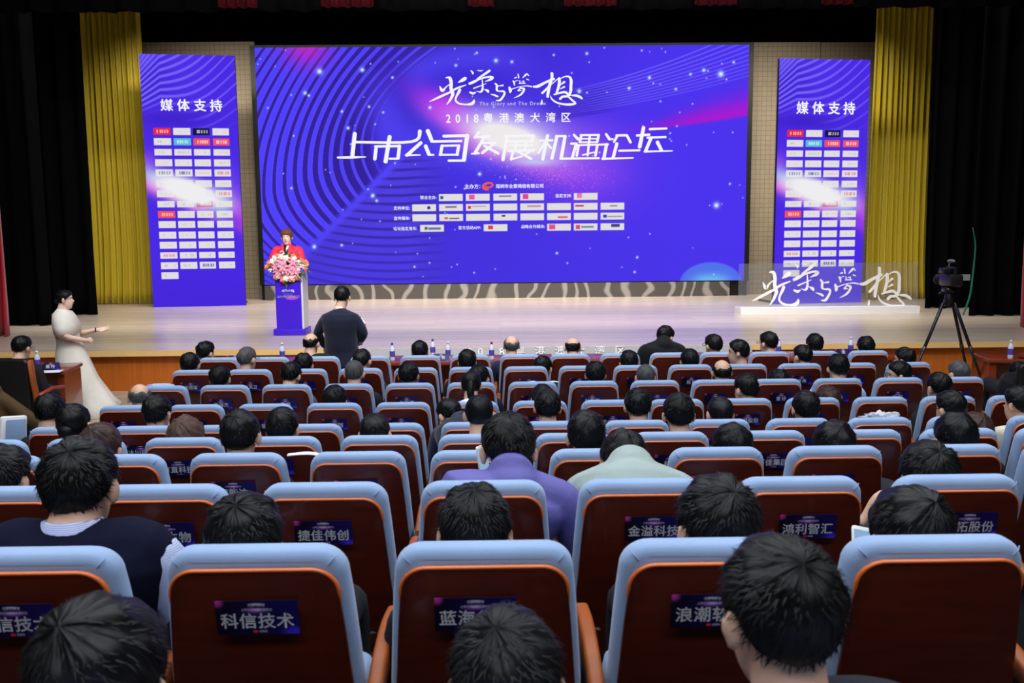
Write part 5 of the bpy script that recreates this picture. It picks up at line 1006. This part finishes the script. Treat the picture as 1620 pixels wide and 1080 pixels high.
tent(698, 10.7, 'violet name card on the table near centre', '王明'); tent(372, 10.75, 'violet name card on the table at left of front row'); tent(1333, 10.75, 'violet name card on the table at right of front row', '李')
tent(80, 10.30, 'violet name card on the desk at far left', '陈丹', R(8), w_=.19)
p = at(74, 588, 10.1); o = tag(build(MB().box(-.13, .13, -.09, .09, 0, .006), 'paper_sheet', CL['white'], None, (p[0], 10.16, .761), (0, 0, R(12)), smooth=False), 'white papers on the desk at far left', 'paper')
p = at(1612, 575, 10.4); o = tag(build(MB().box(-.12, .12, -.02, .02, 0, .015), 'pen_case', M_tri, None, (p[0]+.1, 10.36, .761), (0, 0, R(-14)), smooth=False), 'dark pen case on the desk at far right', 'case')

# high-backed chair and its sitter at the left desk
ch = empty('office_chair', at(22, 640, 9.45)); ch.location.z = 0; ch.rotation_euler = (0, 0, R(-8)); tag(ch, 'black leather high-backed chair with wooden side rails at far left', 'chair')
M_lea = mat('black_leather', (16, 15, 17), .45, .4, bump=.2, bscale=60)
hz_ = at(27, 567, 9.45)[2]; b = MB(); b.slab(rrect(.46, hz_-.42, .05, 5, 0, (hz_+.42)/2), -.06, .05, .03); build(b, 'backrest', M_lea, ch)
for s in (-1, 1):
    b = MB(); b.loft([(s*.25, -.03, hz_-.02), (s*.262, -.02, hz_-.25), (s*.272, 0, .62), (s*.275, .02, .36)], [.022]*4, [.045]*4, side=(1, 0, 0), n=10); build(b, 'side_rail', M_armw, ch)
    b = MB(); b.loft([(s*.285, .02, .62), (s*.29, .25, .66), (s*.285, .45, .64)], [.03]*3, [.018]*3, side=(1, 0, 0), n=10); build(b, 'armrest', mat('red_brown_arm', (150, 52, 40), .35, .5), ch)
b = MB(); b.slab(rrect(.5, .12, .04, 4, 0, .44), .02, .55, .04); build(b, 'seat_cushion', M_lea, ch)
b = MB(); b.lathe([(.03, .08), (.03, .40)], (0, .28, 0)); build(b, 'column', M_grm, ch)
for i in range(5): a = i*1.2566; b = MB(); b.loft([(0, .28, .10), (math.cos(a)*.28, .28+math.sin(a)*.28, .05)], [.025, .018], n=8); build(b, 'base_arm', M_grm, ch)
seated(1, -8, 34, 531, 'short', 'black', 'dark', yaw=-18, pitch=10, label='person with glasses in dark suit at the far left desk', base=Vector((ch.location[0]-.02, 9.42, 0)), specs=True, lean=.10, col='white')
# brown sleeve at the left edge and the raised tablet beside it
seated(3, -9, -42, 566, 'short', 'black', 'brown', label='person in brown jacket at left edge, only arm in view', base=Vector((at(-30, 640, 8.0)[0], 7.95, 0)), elbows=[None, (.36, .05, .56)], wrists=[None, (.40, .30, .50)], hands={1: ((.1, .9, -.2), (0, 0, -1), -1, .8)}, hw=1.1, sleeve=None)
tb = empty('writing_tablet', at(22, 683, 6.9)); tag(tb, 'blue writing tablet in a white frame standing at far left', 'tablet')
b = MB(); b.slab(rrect(.20, .25, .02, 4), 0, .03, .008); build(b, 'frame', M_white, tb, rot=(0, R(6), R(52))); b = MB(); b.slab(rrect(.15, .20, .012, 3, .012, 0), -.012, .0, .003); build(b, 'pad', M_blue, tb, rot=(0, R(6), R(52)))
b = MB(); b.loft([(0, .02, -.1), (0, .03, -.62)], [.02, .02], n=8); build(b, 'post', M_grm, tb); tb.location.z = max(tb.location.z, .6)
# dark figure at the far right desk
seated(1, 9, 1612, 572, 'long', 'black', 'black', label='person in black jacket leaning at the far right desk', base=Vector((at(1612, 640, 9.3)[0], 9.2, 0)), lean=.25, pitch=20, hw=1.1)
tag(e_ := empty('desk_chair', (at(1640, 640, 9.3)[0], 9.3, 0)), 'black chair at the far right desk', 'chair'); b = MB(); b.slab(rrect(.48, .5, .06, 5, 0, .62), -.06, .02, .02); build(b, 'backrest', M_lea, e_); b = MB(); b.slab(rrect(.48, .1, .04, 4, 0, .45), .02, .5, .03); build(b, 'seat_cushion', M_lea, e_)
for sx in (-.2, .2):
    for sy in (.06, .46): b = MB(); b.loft([(sx, sy, .4), (sx*1.1, sy, .02)], [.016, .014], n=8); build(b, 'leg', M_grm, e_)

# phones
def phone(loc, rot, label, m=None):
    o = empty('phone', loc); o.rotation_euler = rot; tag(o, label, 'phone'); b = MB(); b.slab(rrect(.072, .15, .01, 4), 0, .008, .002); build(b, 'case', m or M_white, o, angle=40); b = MB(); b.slab(rrect(.064, .128, .003, 2), -.0012, 0, 0); build(b, 'screen', emat('lit_phone_screen', (150, 190, 226), .8), o)
phone(at(766, 732, 3.62), (R(-10), 0, R(58)), 'white phone held up beside the violet jacket')
phone(at(1366, 873, 2.50), (R(-25), R(16), R(16)), 'white phone left of the bobbed black hair at right')
M_bag = mat('crinkled_plastic', (190, 190, 200), .3, .5, var=.05, bump=.8, bscale=40)
def crumple(name, px, py, Y, sx, sy, sz, m, label, cat, seed, sub=.35):
    g = np.random.default_rng(seed); b = MB(); b.ell((0, 0, 0), (1, 1, 1), None, 30, 16); V = b.arr(); k = g.uniform(0, 6, 6)
    n_ = 1+sub*(np.sin(V[:, 0]*7+k[0])*np.sin(V[:, 1]*6+k[1])+.6*np.sin(V[:, 0]*13+k[2]+V[:, 2]*9)); V = V*n_[:, None]*np.array([sx, sy, sz]); V[:, 2] = np.maximum(V[:, 2], -sz*.6); b.v = [V]; return tag(build(b, name, m, None, at(px, py, Y)), label, cat)
crumple('plastic_bag', 1394, 661, 5.88+.16, .115, .05, .04, M_bag, 'crumpled clear plastic bag on an empty seat top in fifth row', 'bag', 4)
crumple('folded_cloth', 255, 610, 7.906+.14, .12, .05, .02, CL['stripe'], 'striped cloth over the leftmost seat top in third row', 'cloth', 5, .15)
def sheets(px, py, r, k, w_, label):
    p = at(px, py, ROWS[r][0]+.09); b = MB(); b.rings([np.array([(-w_/2+w_*t, y, .012*math.sin(t*9)*(t*(1-t)*4)+h_) for t in np.linspace(0, 1, 14)]+[(w_/2-w_*t, y, .012*math.sin((1-t)*9)*(t*(1-t)*4)+h_-.006) for t in np.linspace(0, 1, 14)]) for y, h_ in ((-.02, 0), (.0, .003), (.02, 0))]); return tag(build(b, 'paper_sheet', M_white, None, p), label, 'paper')
sheets(523, 717.5, 7, -1, .40, 'white paper lying along a seat top in seventh row'); sheets(858, 604, 3, 1, .3, 'white paper on a seat top in third row'); sheets(1358, 576.5, 2, 7, .24, 'white paper on an empty seat top at right of second row')
